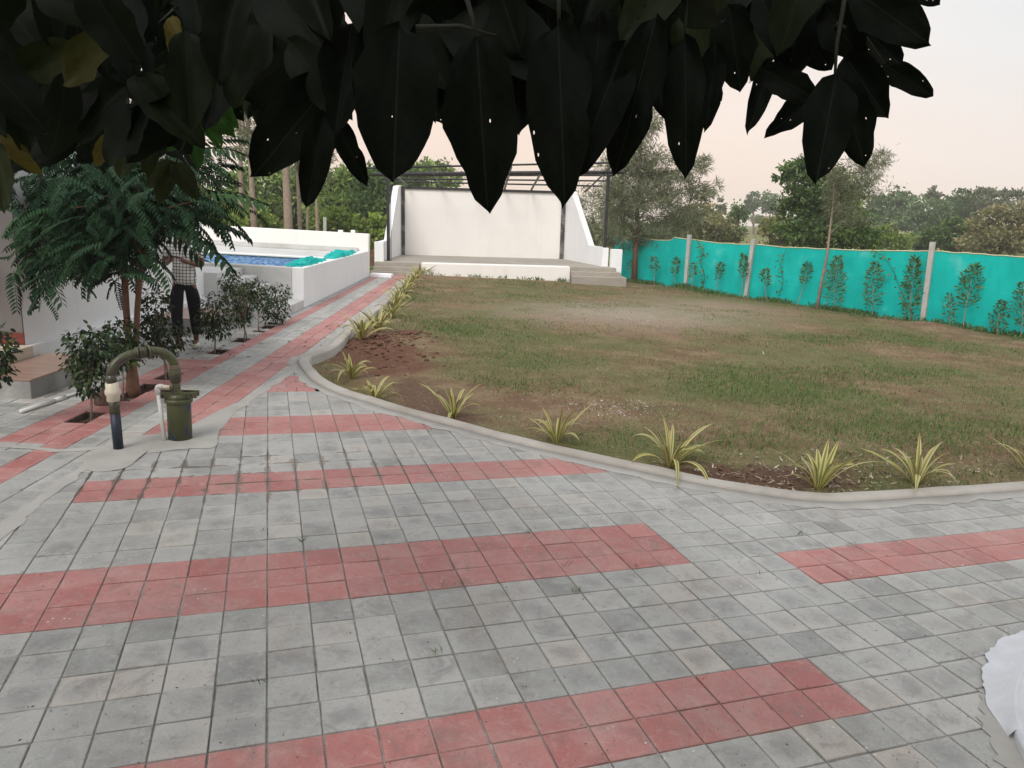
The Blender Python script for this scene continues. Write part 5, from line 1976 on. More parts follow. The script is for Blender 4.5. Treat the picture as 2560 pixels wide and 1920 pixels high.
for lb, x, y, n, L, big in [
        ('striped lily cut off by the right edge', 2575, 1188, 16, 0.36, 1.1),
        ('striped lily with green tufts second from the right edge', 2290, 1212, 17, 0.40, 1.05),
        ('tall striped lily drooping over the kerb bend, third from the right edge', 2045, 1225, 17, 0.40, 1.1),
        ('bushy arching striped lily fourth from the right edge', 1675, 1168, 24, 0.40, 1.0),
        ('sparse upright striped lily on the middle of the kerb curve', 1392, 1105, 15, 0.40, 1.0),
        ('wide-spreading striped lily fifth along the kerb from its left tip', 1135, 1032, 15, 0.40, 1.0),
        ('small striped lily just right of the kerb tip', 935, 985, 15, 0.30, 1.0),
        ('striped lily behind the kerb tip among grey chips', 880, 932, 20, 0.36, 1.1),
        ('tall striped lily on the red soil heap', 905, 848, 24, 0.48, 1.3)]:
    strap_plant(lb, x, y, n, L, True, big)
for i, (x, y, n, L) in enumerate([(945, 820, 26, 0.46), (978, 785, 24, 0.44), (990, 758, 24, 0.42), (1000, 742, 24, 0.42), (1012, 726, 22, 0.42), (1022, 715, 22, 0.42), (1032, 705, 22, 0.40), (1042, 697, 22, 0.40), (1050, 691, 22, 0.40), (1058, 688, 20, 0.40)]):
    strap_plant('%s striped lily beyond the one on the soil heap, towards the stage' % ['first', 'second', 'third', 'fourth', 'fifth', 'sixth', 'seventh', 'eighth', 'ninth', 'tenth'][i], x, y, n, L, False, 1.35)


# ------------------------------------------------------------------ young ficus shrubs in the planting pits
def ficus(label, bx, by, lobes_px, n, stems=1, leaf=0.058, zb=-0.07):
    b = gnd(bx, by, 0.0)
    b[2] = zb
    d = depth_of(b)
    k = d / F_PX
    root = empty('ficus_shrub', tuple(map(float, b)), 0.0, label, 'shrub', 'young ficus shrubs in the paving pits')
    lobes = []
    for cx, cy, rx, ry in lobes_px:
        c = at(cx, cy, d) - b
        lobes.append((c, (rx * k, 0.5 * (rx + ry) * k, ry * k)))
    mb = MB()
    for s in range(stems):
        o = Vector((0.05 * s, 0.02 * s, 0))
        top = Vector(lobes[s % len(lobes)][0]) + Vector((0, 0, 0.05))
        mb.tube([o + Vector((0, 0, -0.02)), o.lerp(top, 0.35) + Vector((0.012, 0, 0)), o.lerp(top, 0.7) - Vector((0.01, 0, 0)), top], [0.011, 0.010, 0.008, 0.003], 7)
        tips = [Vector(np.array(l[0]) + rand_dirs(1)[0] * np.array(l[1]) * 0.8) for l in lobes for _ in range(6)]
        limbs(mb, o.lerp(top, 0.6), tips, 0.005, 0.5, 5)
    mb.build('stem', M['bark_pale'], root, True)
    # small folded, drooping, glossy leaves
    tv, tf = blade_template(3, 3, 0.28, 0.10, sharp=0.75)
    P, C0, T = [], [], []
    tot = sum(l[1][0] * l[1][2] for l in lobes)
    for c, r in lobes:
        m_ = int(n * r[0] * r[2] / tot)
        dd = rand_dirs(m_)
        rr = (0.35 + 0.65 * RNG.random(m_) ** 0.5) * RNG.uniform(0.8, 1.18, m_)
        P.append(c + dd * rr[:, None] * np.array(r))
        C0.append(dd)
        T.append(rr)
    P, C0 = np.vstack(P), np.vstack(C0)
    m_ = len(P)
    D = nrm(C0 * np.array([1, 1, 0.3]) + np.array([0, 0, -0.55]) + RNG.normal(size=(m_, 3)) * 0.45)
    S = nrm(np.cross(D, np.array([0, 0, 1.0]) + RNG.normal(size=(m_, 3)) * 0.4))
    Nn = np.cross(S, D)
    L = leaf * RNG.uniform(0.7, 1.25, m_)
    w = L * 0.46
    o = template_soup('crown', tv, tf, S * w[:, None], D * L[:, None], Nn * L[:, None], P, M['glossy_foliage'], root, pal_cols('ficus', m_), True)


ficus('ficus shrub cut off by the left edge beside the brown step', -22, 1075, [(-8, 872, 42, 58), (0, 925, 30, 34)], 420)
ficus('nearest ficus shrub, left of the pump pipe', 226, 1044, [(222, 862, 58, 46), (205, 905, 46, 42), (262, 880, 44, 52), (225, 950, 44, 40)], 900)
ficus('dark ficus shrub against the trunk of the feathery tree', 306, 990, [(300, 835, 42, 44), (318, 878, 40, 40), (285, 895, 36, 36)], 620)
ficus('two-tiered ficus shrub before the standing person', 416, 946, [(388, 765, 36, 46), (378, 820, 36, 38), (425, 838, 50, 36), (400, 870, 40, 24)], 950, 2)
ficus('single-stemmed ficus shrub right of the standing person', 536, 882, [(535, 775, 38, 46), (540, 815, 42, 34), (520, 800, 30, 30)], 720)
ficus('twin-stemmed ficus shrub in the middle of the row', 611, 850, [(608, 752, 30, 44), (600, 790, 32, 28), (618, 725, 22, 26)], 620, 2)
ficus('ficus shrub standing closest to the pool stairs', 586, 812, [(577, 705, 30, 28), (588, 738, 34, 28)], 520, 1, 0.06)
ficus('ficus shrub second from the pool corner', 646, 826, [(642, 722, 28, 28), (650, 752, 28, 30)], 480, 1, 0.06)
ficus('bushy ficus shrub nearest the pool corner', 692, 812, [(695, 735, 30, 28), (690, 770, 32, 32), (682, 795, 30, 20)], 640, 1, 0.06)


# ------------------------------------------------------------------ feathery dark tree by the house
def frond_template(seed, pairs=12):
    vs, fs = [], []
    rnd = random.Random(seed)
    c = 0.34 + 0.12 * rnd.random()

    def sp(t):
        return Vector((0.03 * math.sin(t * 3 + seed), t * (1 - 0.12 * t), -c * t * t))
    for i in range(8):
        t = i / 7
        p = sp(t)
        vs += [p + Vector((-0.006, 0, 0)), p + Vector((0.006, 0, 0))]
    for i in range(7):
        fs.append((2 * i, 2 * i + 1, 2 * i + 3, 2 * i + 2))
    for i in range(pairs):
        t = 0.08 + 0.92 * i / (pairs - 1)
        p = sp(t)
        tan = (sp(min(1, t + 0.02)) - sp(t - 0.02)).normalized()
        ll = 0.20 * (0.65 + 0.5 * math.sin(PI * min(1, t * 0.8 + 0.2)))
        for s in (-1, 1):
            a = Vector((s * 0.88, 0, -0.25 - 0.35 * rnd.random())) + tan * (0.42 + 0.15 * rnd.random())
            a.normalize()
            w = a.cross(Vector((0, 0, 1)))
            w = (w.cross(a) * 0.35 + w).normalized() * 0.060
            b = len(vs)
            e = p + a * ll
            m1, m2 = p + a * ll * 0.35, p + a * ll * 0.7
            dr = Vector((0, 0, -0.012))
            vs += [p, m1 + w * 0.55 + dr, m2 + w * 0.42 + dr * 2, e + dr * 4, m2 - w * 0.42, m1 - w * 0.55]
            fs += [(b, b + 1, b + 2, b + 5), (b + 5, b + 2, b + 3, b + 4)]
    return [tuple(v) for v in vs], fs


def build_feathery():
    b = gnd(332, 974, 0.0)
    d0 = depth_of(b)
    k = d0 / F_PX
    root = empty('pinnate_tree', (float(b[0]), float(b[1]), -0.07), 0.0, 'dark feathery-leaved tree with twin reddish stems before the white house', 'tree')
    O = np.array([b[0], b[1], -0.07])
    mb = MB()
    mb.tube([at(332, 992, d0) - O, at(332, 965, d0) - O, at(330, 925, d0) - O, at(328, 890, d0) - O], [0.080, 0.066, 0.052, 0.044], 12)
    mb.tube([at(329, 900, d0) - O, at(322, 850, d0) - O, at(316, 780, d0) - O, at(312, 700, d0) - O, at(306, 600, d0) - O, at(310, 450, d0) - O], [0.042, 0.036, 0.034, 0.033, 0.026, 0.015], 10)
    mb.tube([at(333, 905, d0) - O, at(341, 850, d0) - O, at(343, 780, d0) - O, at(349, 700, d0) - O, at(366, 600, d0) - O, at(400, 460, d0) - O], [0.034, 0.030, 0.029, 0.028, 0.022, 0.013], 10)
    trunk = mb.build('trunk', M['bark_red'], root, True)
    meshes, tmpl = [], []
    for s in range(4):
        tv, tf = frond_template(s)
        me = bpy.data.meshes.new('leaf')
        me.from_pydata(tv, [], tf)
        me.materials.append(M['frond'])
        meshes.append(me)
        tmpl.append((tv, tf))
    br = MB()
    items = []
    explicit = [((90, 626), (154, 739)), ((38, 676), (40, 771)), ((108, 733), (146, 787)), ((140, 624), (255, 660)), ((199, 554), (305, 580)), ((285, 590), (384, 606)), ((373, 529), (486, 631)), ((362, 624), (425, 715)),
                ((180, 606), (253, 618)), ((226, 654), (282, 700)), ((452, 490), (635, 486)), ((460, 541), (618, 584)), ((411, 566), (574, 640)), ((500, 440), (590, 452)), ((480, 380), (588, 372)), ((488, 420), (596, 410)), ((430, 560), (530, 600)),
                ((100, 600), (20, 640)), ((130, 560), (20, 570)), ((60, 640), (100, 760)), ((200, 640), (150, 700)), ((250, 680), (215, 745)), ((300, 690), (262, 735)), ((290, 700), (300, 770)), ((450, 470), (560, 520)),
                ((160, 650), (110, 735)), ((70, 560), (30, 520)), ((180, 690), (240, 735)), ((480, 340), (570, 318)), ((500, 360), (610, 345))]
    explicit += [((440, 525), (500, 605)), ((60, 600), (75, 700)), ((240, 640), (196, 728)), ((330, 660), (392, 722))]
    for (x0, y0), (x1, y1) in explicit:
        dd = d0 + random.uniform(-0.7, 0.25)
        items.append((at(x0, y0, dd) - O, at(x1, y1, dd + random.uniform(-0.25, 0.05)) - O))
    lob = [(290, 540, 210, 130), (160, 590, 120, 90), (430, 520, 120, 110), (330, 420, 190, 120), (250, 640, 150, 50)]
    while len(items) < 300:
        cx, cy, rx, ry = random.choice(lob)
        a = random.uniform(0, 2 * PI)
        rr = random.random() ** 0.5
        x, y = cx + rx * rr * math.cos(a), cy + ry * rr * math.sin(a)
        if y > 690 - 0.0012 * (x - 300) ** 2 * 0.6:
            continue
        if 375 < x < 540 and y > 545:
            continue
        dd = d0 + random.uniform(-0.85, 0.85)
        p = at(x, y, dd) - O
        out = nrm(p - np.array([0, 0, 1.9]))
        dr = nrm(np.array([out[0], out[1], 0]) + np.array([random.gauss(0, .5), random.gauss(0, .5), 0]))
        ln = random.uniform(0.30, 0.46)
        e = p + dr * ln * 0.9 - np.array([0, 0, ln * 0.4]) + O
        ex_, ey_ = to_px(e)
        if 408 < ex_ < 530 and ey_ > 625:
            continue
        items.append((p, p + dr * ln * 0.85 + np.array([0, 0, -ln * random.uniform(0.0, 0.75)])))
    # bare green shoots that carry the leaves
    for _ in range(26):
        p, q = random.choice(items)
        st = at(random.choice((306, 360)), random.uniform(520, 660), d0) - O
        br.tube([st, (np.array(st) + p) / 2 + np.array([0, 0, 0.12]), p], [0.014, 0.010, 0.005], 5)
    br.build('branches', M['bark_red'], root, True)
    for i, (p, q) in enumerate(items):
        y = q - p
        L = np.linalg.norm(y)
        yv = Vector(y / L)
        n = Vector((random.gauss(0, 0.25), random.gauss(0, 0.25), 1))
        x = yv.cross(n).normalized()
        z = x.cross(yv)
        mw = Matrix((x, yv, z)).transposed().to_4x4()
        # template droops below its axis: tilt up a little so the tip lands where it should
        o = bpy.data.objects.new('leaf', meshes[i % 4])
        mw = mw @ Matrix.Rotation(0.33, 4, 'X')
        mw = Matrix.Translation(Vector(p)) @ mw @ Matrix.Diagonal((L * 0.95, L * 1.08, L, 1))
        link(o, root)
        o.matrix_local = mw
    # inner mass of older leaves, too tangled to tell apart
    n = 1000
    P = []
    while len(P) < n:
        x, y = random.gauss(290, 110), random.gauss(505, 75)
        if (x > 385 and y > 530) or y > 650:
            continue
        P.append(at(x, y, d0 + random.gauss(0.1, 0.45)) - O)
    P = np.array(P)
    P = P[P[:, 2] > 0.95]
    n = len(P)
    D = nrm(np.stack([RNG.normal(0, 1, n), RNG.normal(0, 1, n), RNG.uniform(-0.7, 0.2, n)], 1))
    X = nrm(np.cross(D, np.array([0, 0, 1.0]) + RNG.normal(size=(n, 3)) * 0.3))
    Z = np.cross(X, D)
    L = RNG.uniform(0.28, 0.42, n)[:, None]
    tv, tf = tmpl[1]
    tag(template_soup('inner_leaves', tv, tf, X * L, D * L, Z * L, P, M['frond'], root), kind='stuff')


build_feathery()


# ------------------------------------------------------------------ large-leaved tree overhead
LEAF_MESHES = []
for s in range(6):
    tv, tf = blade_template(14, 7, [0.10, 0.22, 0.30, 0.16, 0.05, 0.36][s], [0.10, 0.16, 0.06, 0.20, 0.12, 0.08][s], 0.05, s * 1.7, 0.55)
    me = bpy.data.meshes.new('leaf')
    me.from_pydata(tv, [], tf)
    me.polygons.foreach_set('use_smooth', [True] * len(tf))
    me.materials.append(M['big_leaf'])
    LEAF_MESHES.append(me)


def solid_leaf_mat(name, col, spec=0.2):
    mt, nt, bs = new_mat(name)
    o = obj_co(nt)
    n1 = noise_n(nt, o, 5.0, 4.0, 0.6)
    c = mix_n(nt, ramp_n(nt, n1, [(0.35, 0.0), (0.7, 1.0)]), col, tuple(x * 0.55 for x in col))
    s = node(nt, 'ShaderNodeSeparateXYZ', {0: o})
    vein = math_n(nt, 'FRACT', math_n(nt, 'MULTIPLY', math_n(nt, 'SUBTRACT', s.outputs[1], math_n(nt, 'MULTIPLY', math_n(nt, 'ABSOLUTE', s.outputs[0]), 0.55)), 11.0))
    c = mix_n(nt, math_n(nt, 'MULTIPLY', math_n(nt, 'LESS_THAN', vein, 0.10), 0.3), c, tuple(min(1, x * 1.8) for x in col))
    rib = math_n(nt, 'LESS_THAN', math_n(nt, 'ABSOLUTE', s.outputs[0]), 0.012)
    c = mix_n(nt, math_n(nt, 'MULTIPLY', rib, 0.28), c, tuple(min(1, x * 1.8 + 0.03) for x in col))
    vo = node(nt, 'ShaderNodeTexVoronoi', {'Vector': node(nt, 'ShaderNodeVectorMath', {0: o, 1: node(nt, 'ShaderNodeCombineXYZ', {0: math_n(nt, 'MULTIPLY', node(nt, 'ShaderNodeObjectInfo').outputs['Random'], 37.0)}).outputs[0]}, operation='ADD').outputs[0], 'Scale': 5.0})
    hole = math_n(nt, 'LESS_THAN', vo.outputs['Distance'], 0.055)
    setp(nt, bs, color=c, rough=0.6, spec=spec)
    tr = node(nt, 'ShaderNodeBsdfTranslucent', {0: c})
    mx = node(nt, 'ShaderNodeMixShader', {0: 0.3})
    nt.links.new(bs.outputs[0], mx.inputs[1])
    nt.links.new(tr.outputs[0], mx.inputs[2])
    tp = node(nt, 'ShaderNodeBsdfTransparent')
    mx2 = node(nt, 'ShaderNodeMixShader', {0: hole})
    nt.links.new(mx.outputs[0], mx2.inputs[1])
    nt.links.new(tp.outputs[0], mx2.inputs[2])
    nt.links.new(mx2.outputs[0], nt.nodes['Material Output'].inputs[0])
    return mt


M['leaf_dark'] = solid_leaf_mat('shaded_leathery_leaf', (0.0066, 0.0092, 0.0060), 0.06)  # shade under the tree is put into this near-black colour
M['leaf_green'] = solid_leaf_mat('lit_green_leaf', (0.045, 0.125, 0.020))  # green brightened so the colour carries the light on these leaves
M['leaf_yellow'] = solid_leaf_mat('yellowing_leaf', (0.15, 0.12, 0.022))
M['leaf_olive'] = solid_leaf_mat('olive_leaf', (0.040, 0.052, 0.018))  # olive raised likewise to paint in the light on leaves

LIM_X = [-120, 0, 120, 260, 380, 470, 560, 620, 700, 800, 900, 1000, 1150, 1300, 1450, 1600, 1720, 1850, 1950, 2080, 2200, 2290, 2340, 2420]
LIM_Y = [480, 470, 450, 430, 455, 440, 350, 330, 350, 300, 330, 330, 330, 330, 330, 300, 260, 200, 210, 220, 170, 90, 20, -60]


def build_overhang():
    tb = np.array([-2.6, -5.2, -0.2])
    root = empty('overhanging_tree', tuple(tb), 0.0, 'large-leaved tree whose dark hanging leaves fill the top of the picture', 'tree')
    O = tb

    def put(p, q, wid, mesh=None, roll=None, mat=None):
        """a leaf from stalk end p to tip q, face roughly towards the path ahead"""
        y = Vector(q - p)
        L = y.length
        yv = y.normalized()
        view = Vector((p + q) / 2 - CAM).normalized()
        n = -view
        n = (n - yv * n.dot(yv)).normalized()
        r = random.gauss(0, 0.55) if roll is None else roll
        n = (Matrix.Rotation(r, 3, yv) @ n)
        x = yv.cross(n)
        o = bpy.data.objects.new('leaf', LEAF_MESHES[random.randrange(6) if mesh is None else mesh])
        link(o, root)
        o.matrix_local = Matrix.Translation(Vector(p - O)) @ Matrix((x, yv, n)).transposed().to_4x4() @ Matrix.Diagonal((wid / max(0.35, math.cos(r)) if roll is None else wid, L, L * 0.8, 1))
        if mat:
            o.material_slots[0].link = 'OBJECT'
            o.material_slots[0].material = M[mat]
        return o

    # leaves whose outlines the photograph shows: stalk px, tip px, width px, distance
    big = [(1000, 60, 981, 442, 215, 0.82), (960, 20, 935, 330, 130, 0.95), (1192, 90, 1216, 512, 178, 0.80), (1395, 60, 1411, 452, 168, 0.86), (1560, 110, 1440, 438, 118, 0.92), (1640, 40, 1551, 412, 130, 0.90),
           (1500, 30, 1480, 300, 120, 1.0), (1712, 90, 1715, 409, 108, 0.95), (1790, 110, 1772, 296, 72, 1.05), (1930, 150, 1874, 318, 56, 1.1), (2050, 236, 1922, 329, 64, 1.05), (1905, 172, 2056, 258, 76, 1.0),
           (2090, 190, 2044, 442, 124, 0.95), (2096, 186, 2163, 414, 100, 0.98), (2112, 140, 2208, 280, 96, 1.0), (2205, 158, 2334, 240, 60, 1.05), (2140, -20, 2316, 102, 120, 0.95), (2250, -60, 2350, 10, 60, 1.0),
           (2020, 20, 1960, 200, 110, 1.05), (1900, -10, 1975, 150, 90, 1.1), (2060, 10, 2150, 150, 100, 1.0), (1820, 10, 1850, 210, 110, 1.05), (2150, 60, 2245, 160, 90, 1.02), (1985, 60, 2080, 175, 80, 1.08),
           (838, 190, 651, 418, 150, 1.1), (812, 276, 766, 516, 80, 1.0), (826, 276, 914, 450, 62, 1.1), (836, 270, 816, 404, 44, 1.2), (880, 60, 842, 300, 120, 1.0), (1110, 40, 1090, 290, 120, 1.0), (1290, 30, 1300, 330, 140, 0.95), (1620, 60, 1660, 280, 90, 1.05)]
    for bx, by, tx, ty, w, d in big:
        dt = d + random.uniform(-0.06, 0.03)
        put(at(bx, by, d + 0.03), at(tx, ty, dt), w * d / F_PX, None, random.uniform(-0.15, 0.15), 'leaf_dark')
    tint = [(439, 407, 393, 506, 46, 1.7, 'leaf_olive'), (440, 408, 488, 493, 52, 1.7, 'leaf_olive'), (436, 404, 368, 468, 48, 1.75, 'leaf_olive'), (500, 244, 586, 336, 60, 1.5, 'leaf_green'), (500, 250, 550, 368, 46, 1.5, 'leaf_green'), (520, 215, 582, 300, 44, 1.55, 'leaf_green'),
            (540, 72, 484, 253, 74, 1.3, 'leaf_olive'), (0, 340, 77, 416, 48, 1.5, 'leaf_yellow'), (-10, 350, 12, 530, 52, 1.45, 'leaf_olive'), (430, 40, 440, 138, 44, 1.6, 'leaf_yellow'), (280, 340, 238, 410, 42, 1.8, 'leaf_yellow'),
            (330, 320, 300, 440, 62, 1.6, 'leaf_olive'), (355, 315, 372, 430, 56, 1.6, 'leaf_olive'), (480, 345, 500, 420, 36, 1.8, 'leaf_green'), (450, 340, 420, 375, 30, 1.9, 'leaf_green'), (600, 100, 622, 150, 20, 1.5, 'leaf_green'), (300, 5, 330, 40, 26, 2.0, 'leaf_green'), (60, 160, 110, 170, 30, 1.9, 'leaf_green')]
    for bx, by, tx, ty, w, d, mt in tint:
        put(at(bx, by, d + 0.03), at(tx, ty, d), w * d / F_PX, None, random.uniform(-0.25, 0.25), mt)
    made = len(big) + len(tint)
    while made < 300:
        x = random.uniform(-120, 2330) if random.random() < 0.62 else random.uniform(-120, 720)
        lim = np.interp(x, LIM_X, LIM_Y)
        y = random.uniform(-60, lim - 25)
        if x > 1800 and random.random() < 0.45:
            continue
        d = random.uniform(0.92, 1.5) if x > 780 else random.uniform(1.25, 2.7)
        L = random.uniform(0.12, 0.19)
        a = random.gauss(0, 0.55)
        lp = L * F_PX / d
        bx, by = x - math.sin(a) * lp, y - math.cos(a) * lp
        q = at(x, y, d)
        p = at(bx, by, d + random.uniform(-0.05, 0.08))
        put(p, q, L * random.uniform(0.40, 0.52))
        made += 1
    # boughs
    mb = MB()
    A = lambda *p: np.array(p) - O
    mb.tube([A(-2.6, -5.2, -0.3), A(-2.55, -5.1, 0.9), A(-2.3, -4.8, 2.2), A(-2.0, -4.5, 3.2)], [0.17, 0.14, 0.12, 0.09], 12)
    b1 = [A(-2.3, -4.8, 2.2), A(-1.2, -4.1, 2.85), A(-0.2, -3.2, 2.75), A(0.45, -2.75, 2.62)]
    b2 = [A(-2.2, -4.7, 2.5), A(-1.6, -3.4, 2.75), A(-1.1, -2.3, 2.62), A(-0.6, -1.4, 2.5)]
    b3 = [A(-2.0, -4.5, 3.0), A(-0.8, -4.9, 3.4), A(0.8, -5.0, 3.5), A(2.4, -4.6, 3.3)]
    b4 = [A(-2.3, -4.8, 2.4), A(-2.6, -3.2, 2.7), A(-2.7, -1.6, 2.7)]
    for b in (b1, b2, b3, b4):
        m_ = len(b)
        mb.tube(b, [0.07 - 0.055 * i / (m_ - 1) for i in range(m_)], 8)
    mb.build('boughs', M['bark'], root, True)
    for pts, d in [([(2130, -120), (2108, 20), (2092, 110), (2087, 195)], 1.0), ([(1150, -60), (1180, 40), (1195, 100)], 0.86), ([(830, -40), (850, 110), (835, 200), (815, 280)], 1.06), ([(1395, -80), (1398, 80)], 0.9), ([(1720, -80), (1712, 100)], 0.98),
                   ([(1040, 70), (1150, 66), (1240, 90)], 0.9), ([(560, -60), (520, 120), (470, 330), (440, 408)], 1.7), ([(2090, 60), (2160, 90), (2210, 160)], 1.02), ([(2087, 190), (2060, 215), (2045, 236)], 1.02)]:
        MB().tube([at(x, y, d) - O for x, y in pts], [0.0042 - 0.0022 * i / (len(pts) - 1) for i in range(len(pts))], 6).build('twig', M['twig'], root, True)
    # seen dark mass at left, plus unseen leaves added overhead and behind for shade
    tv, tf = blade_template(5, 3, 0.2, 0.12, 0.0, 0.0, 0.72)
    Q, D = [], []
    for _ in range(900):                                   # dark mass seen behind the nearer leaves
        x = random.uniform(-200, 820) if random.random() < 0.75 else random.uniform(700, 2150)
        lim = np.interp(x, LIM_X, LIM_Y)
        y = random.uniform(-120, lim - 75)
        d = random.uniform(1.9, 4.2) if x < 820 else random.uniform(1.3, 1.9)
        if x > 820 and y > lim - 160:
            continue
        Q.append(at(x, y, d) - O)
        D.append((random.gauss(0, .6), random.gauss(0, .6), -1.0))
    for _ in range(9500):  # unseen overhead leaves added to shade the hanging leaves and near paving
        x, y = random.uniform(-5.0, 4.6), random.uniform(-8.5, -1.7)
        if x < -0.9 and random.random() < 0.4:
            y = random.uniform(-3.2, 0.0)
        z = random.uniform(2.55, 4.8) + 0.5 * max(0.0, y + 2.75)
        p = np.array([x, y, z])
        v = p - CAM
        dd = v @ C_F
        if dd > 0.2:
            u, w = to_px(p)
            if -80 < u < 2640 and w > np.interp(u, LIM_X, LIM_Y) - 130:
                continue
        if np.linalg.norm(v) < 0.7:
            continue
        Q.append(p - O)
        D.append((random.gauss(0, .7), random.gauss(0, .7), -0.8))
    for _ in range(2600):                                  # unseen leaves added behind and beside the camera to block light
        a = random.uniform(math.radians(165), math.radians(395))
        r = random.uniform(2.6, 4.6)
        p = np.array([CAM[0] - 0.4 + r * math.cos(a), CAM[1] - 0.6 + r * math.sin(a), random.uniform(1.0, 3.2)])
        v = p - CAM
        if (v @ C_F) > -0.4:
            continue
        Q.append(p - O)
        D.append((random.gauss(0, .6), random.gauss(0, .6), -1.0))
    Q, D = np.array(Q), nrm(np.array(D))
    n = len(Q)
    L = RNG.uniform(0.12, 0.19, n)
    X = perp(D)
    Z = np.cross(X, D)
    P = np.array([(0.007, 0.011, 0.006), (0.010, 0.016, 0.008), (0.016, 0.026, 0.010), (0.05, 0.042, 0.014)])  # leaf tones kept near black, with the shade painted in
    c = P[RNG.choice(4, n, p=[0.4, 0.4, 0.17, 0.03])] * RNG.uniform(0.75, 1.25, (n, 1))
    o = template_soup('canopy_and_shade_leaves', tv, tf, X * (L * 0.46)[:, None], D * L[:, None], Z * (L * 0.8)[:, None], Q - D * L[:, None] * 0.5, M['big_leaf_attr'], root, c, True)
    tag(o, kind='stuff')


build_overhang()


# ------------------------------------------------------------------ person
def skin_mesh(name, verts, edges, radii, mat, parent, root=0, sub=2, flat=None):
    me = bpy.data.meshes.new(name)
    me.from_pydata(verts, edges, [])
    o = bpy.data.objects.new(name, me)
    link(o, parent)
    sk = o.modifiers.new('skin', 'SKIN')
    sk.use_smooth_shade = True
    sk.branch_smoothing = 0.6
    for i, r in enumerate(radii):
        s = me.skin_vertices[0].data[i]
        s.radius = r if hasattr(r, '__len__') else (r, r)
        s.use_root = (i == root)
    ss = o.modifiers.new('sub', 'SUBSURF')
    ss.levels = ss.render_levels = sub
    me.materials.append(mat)
    return o


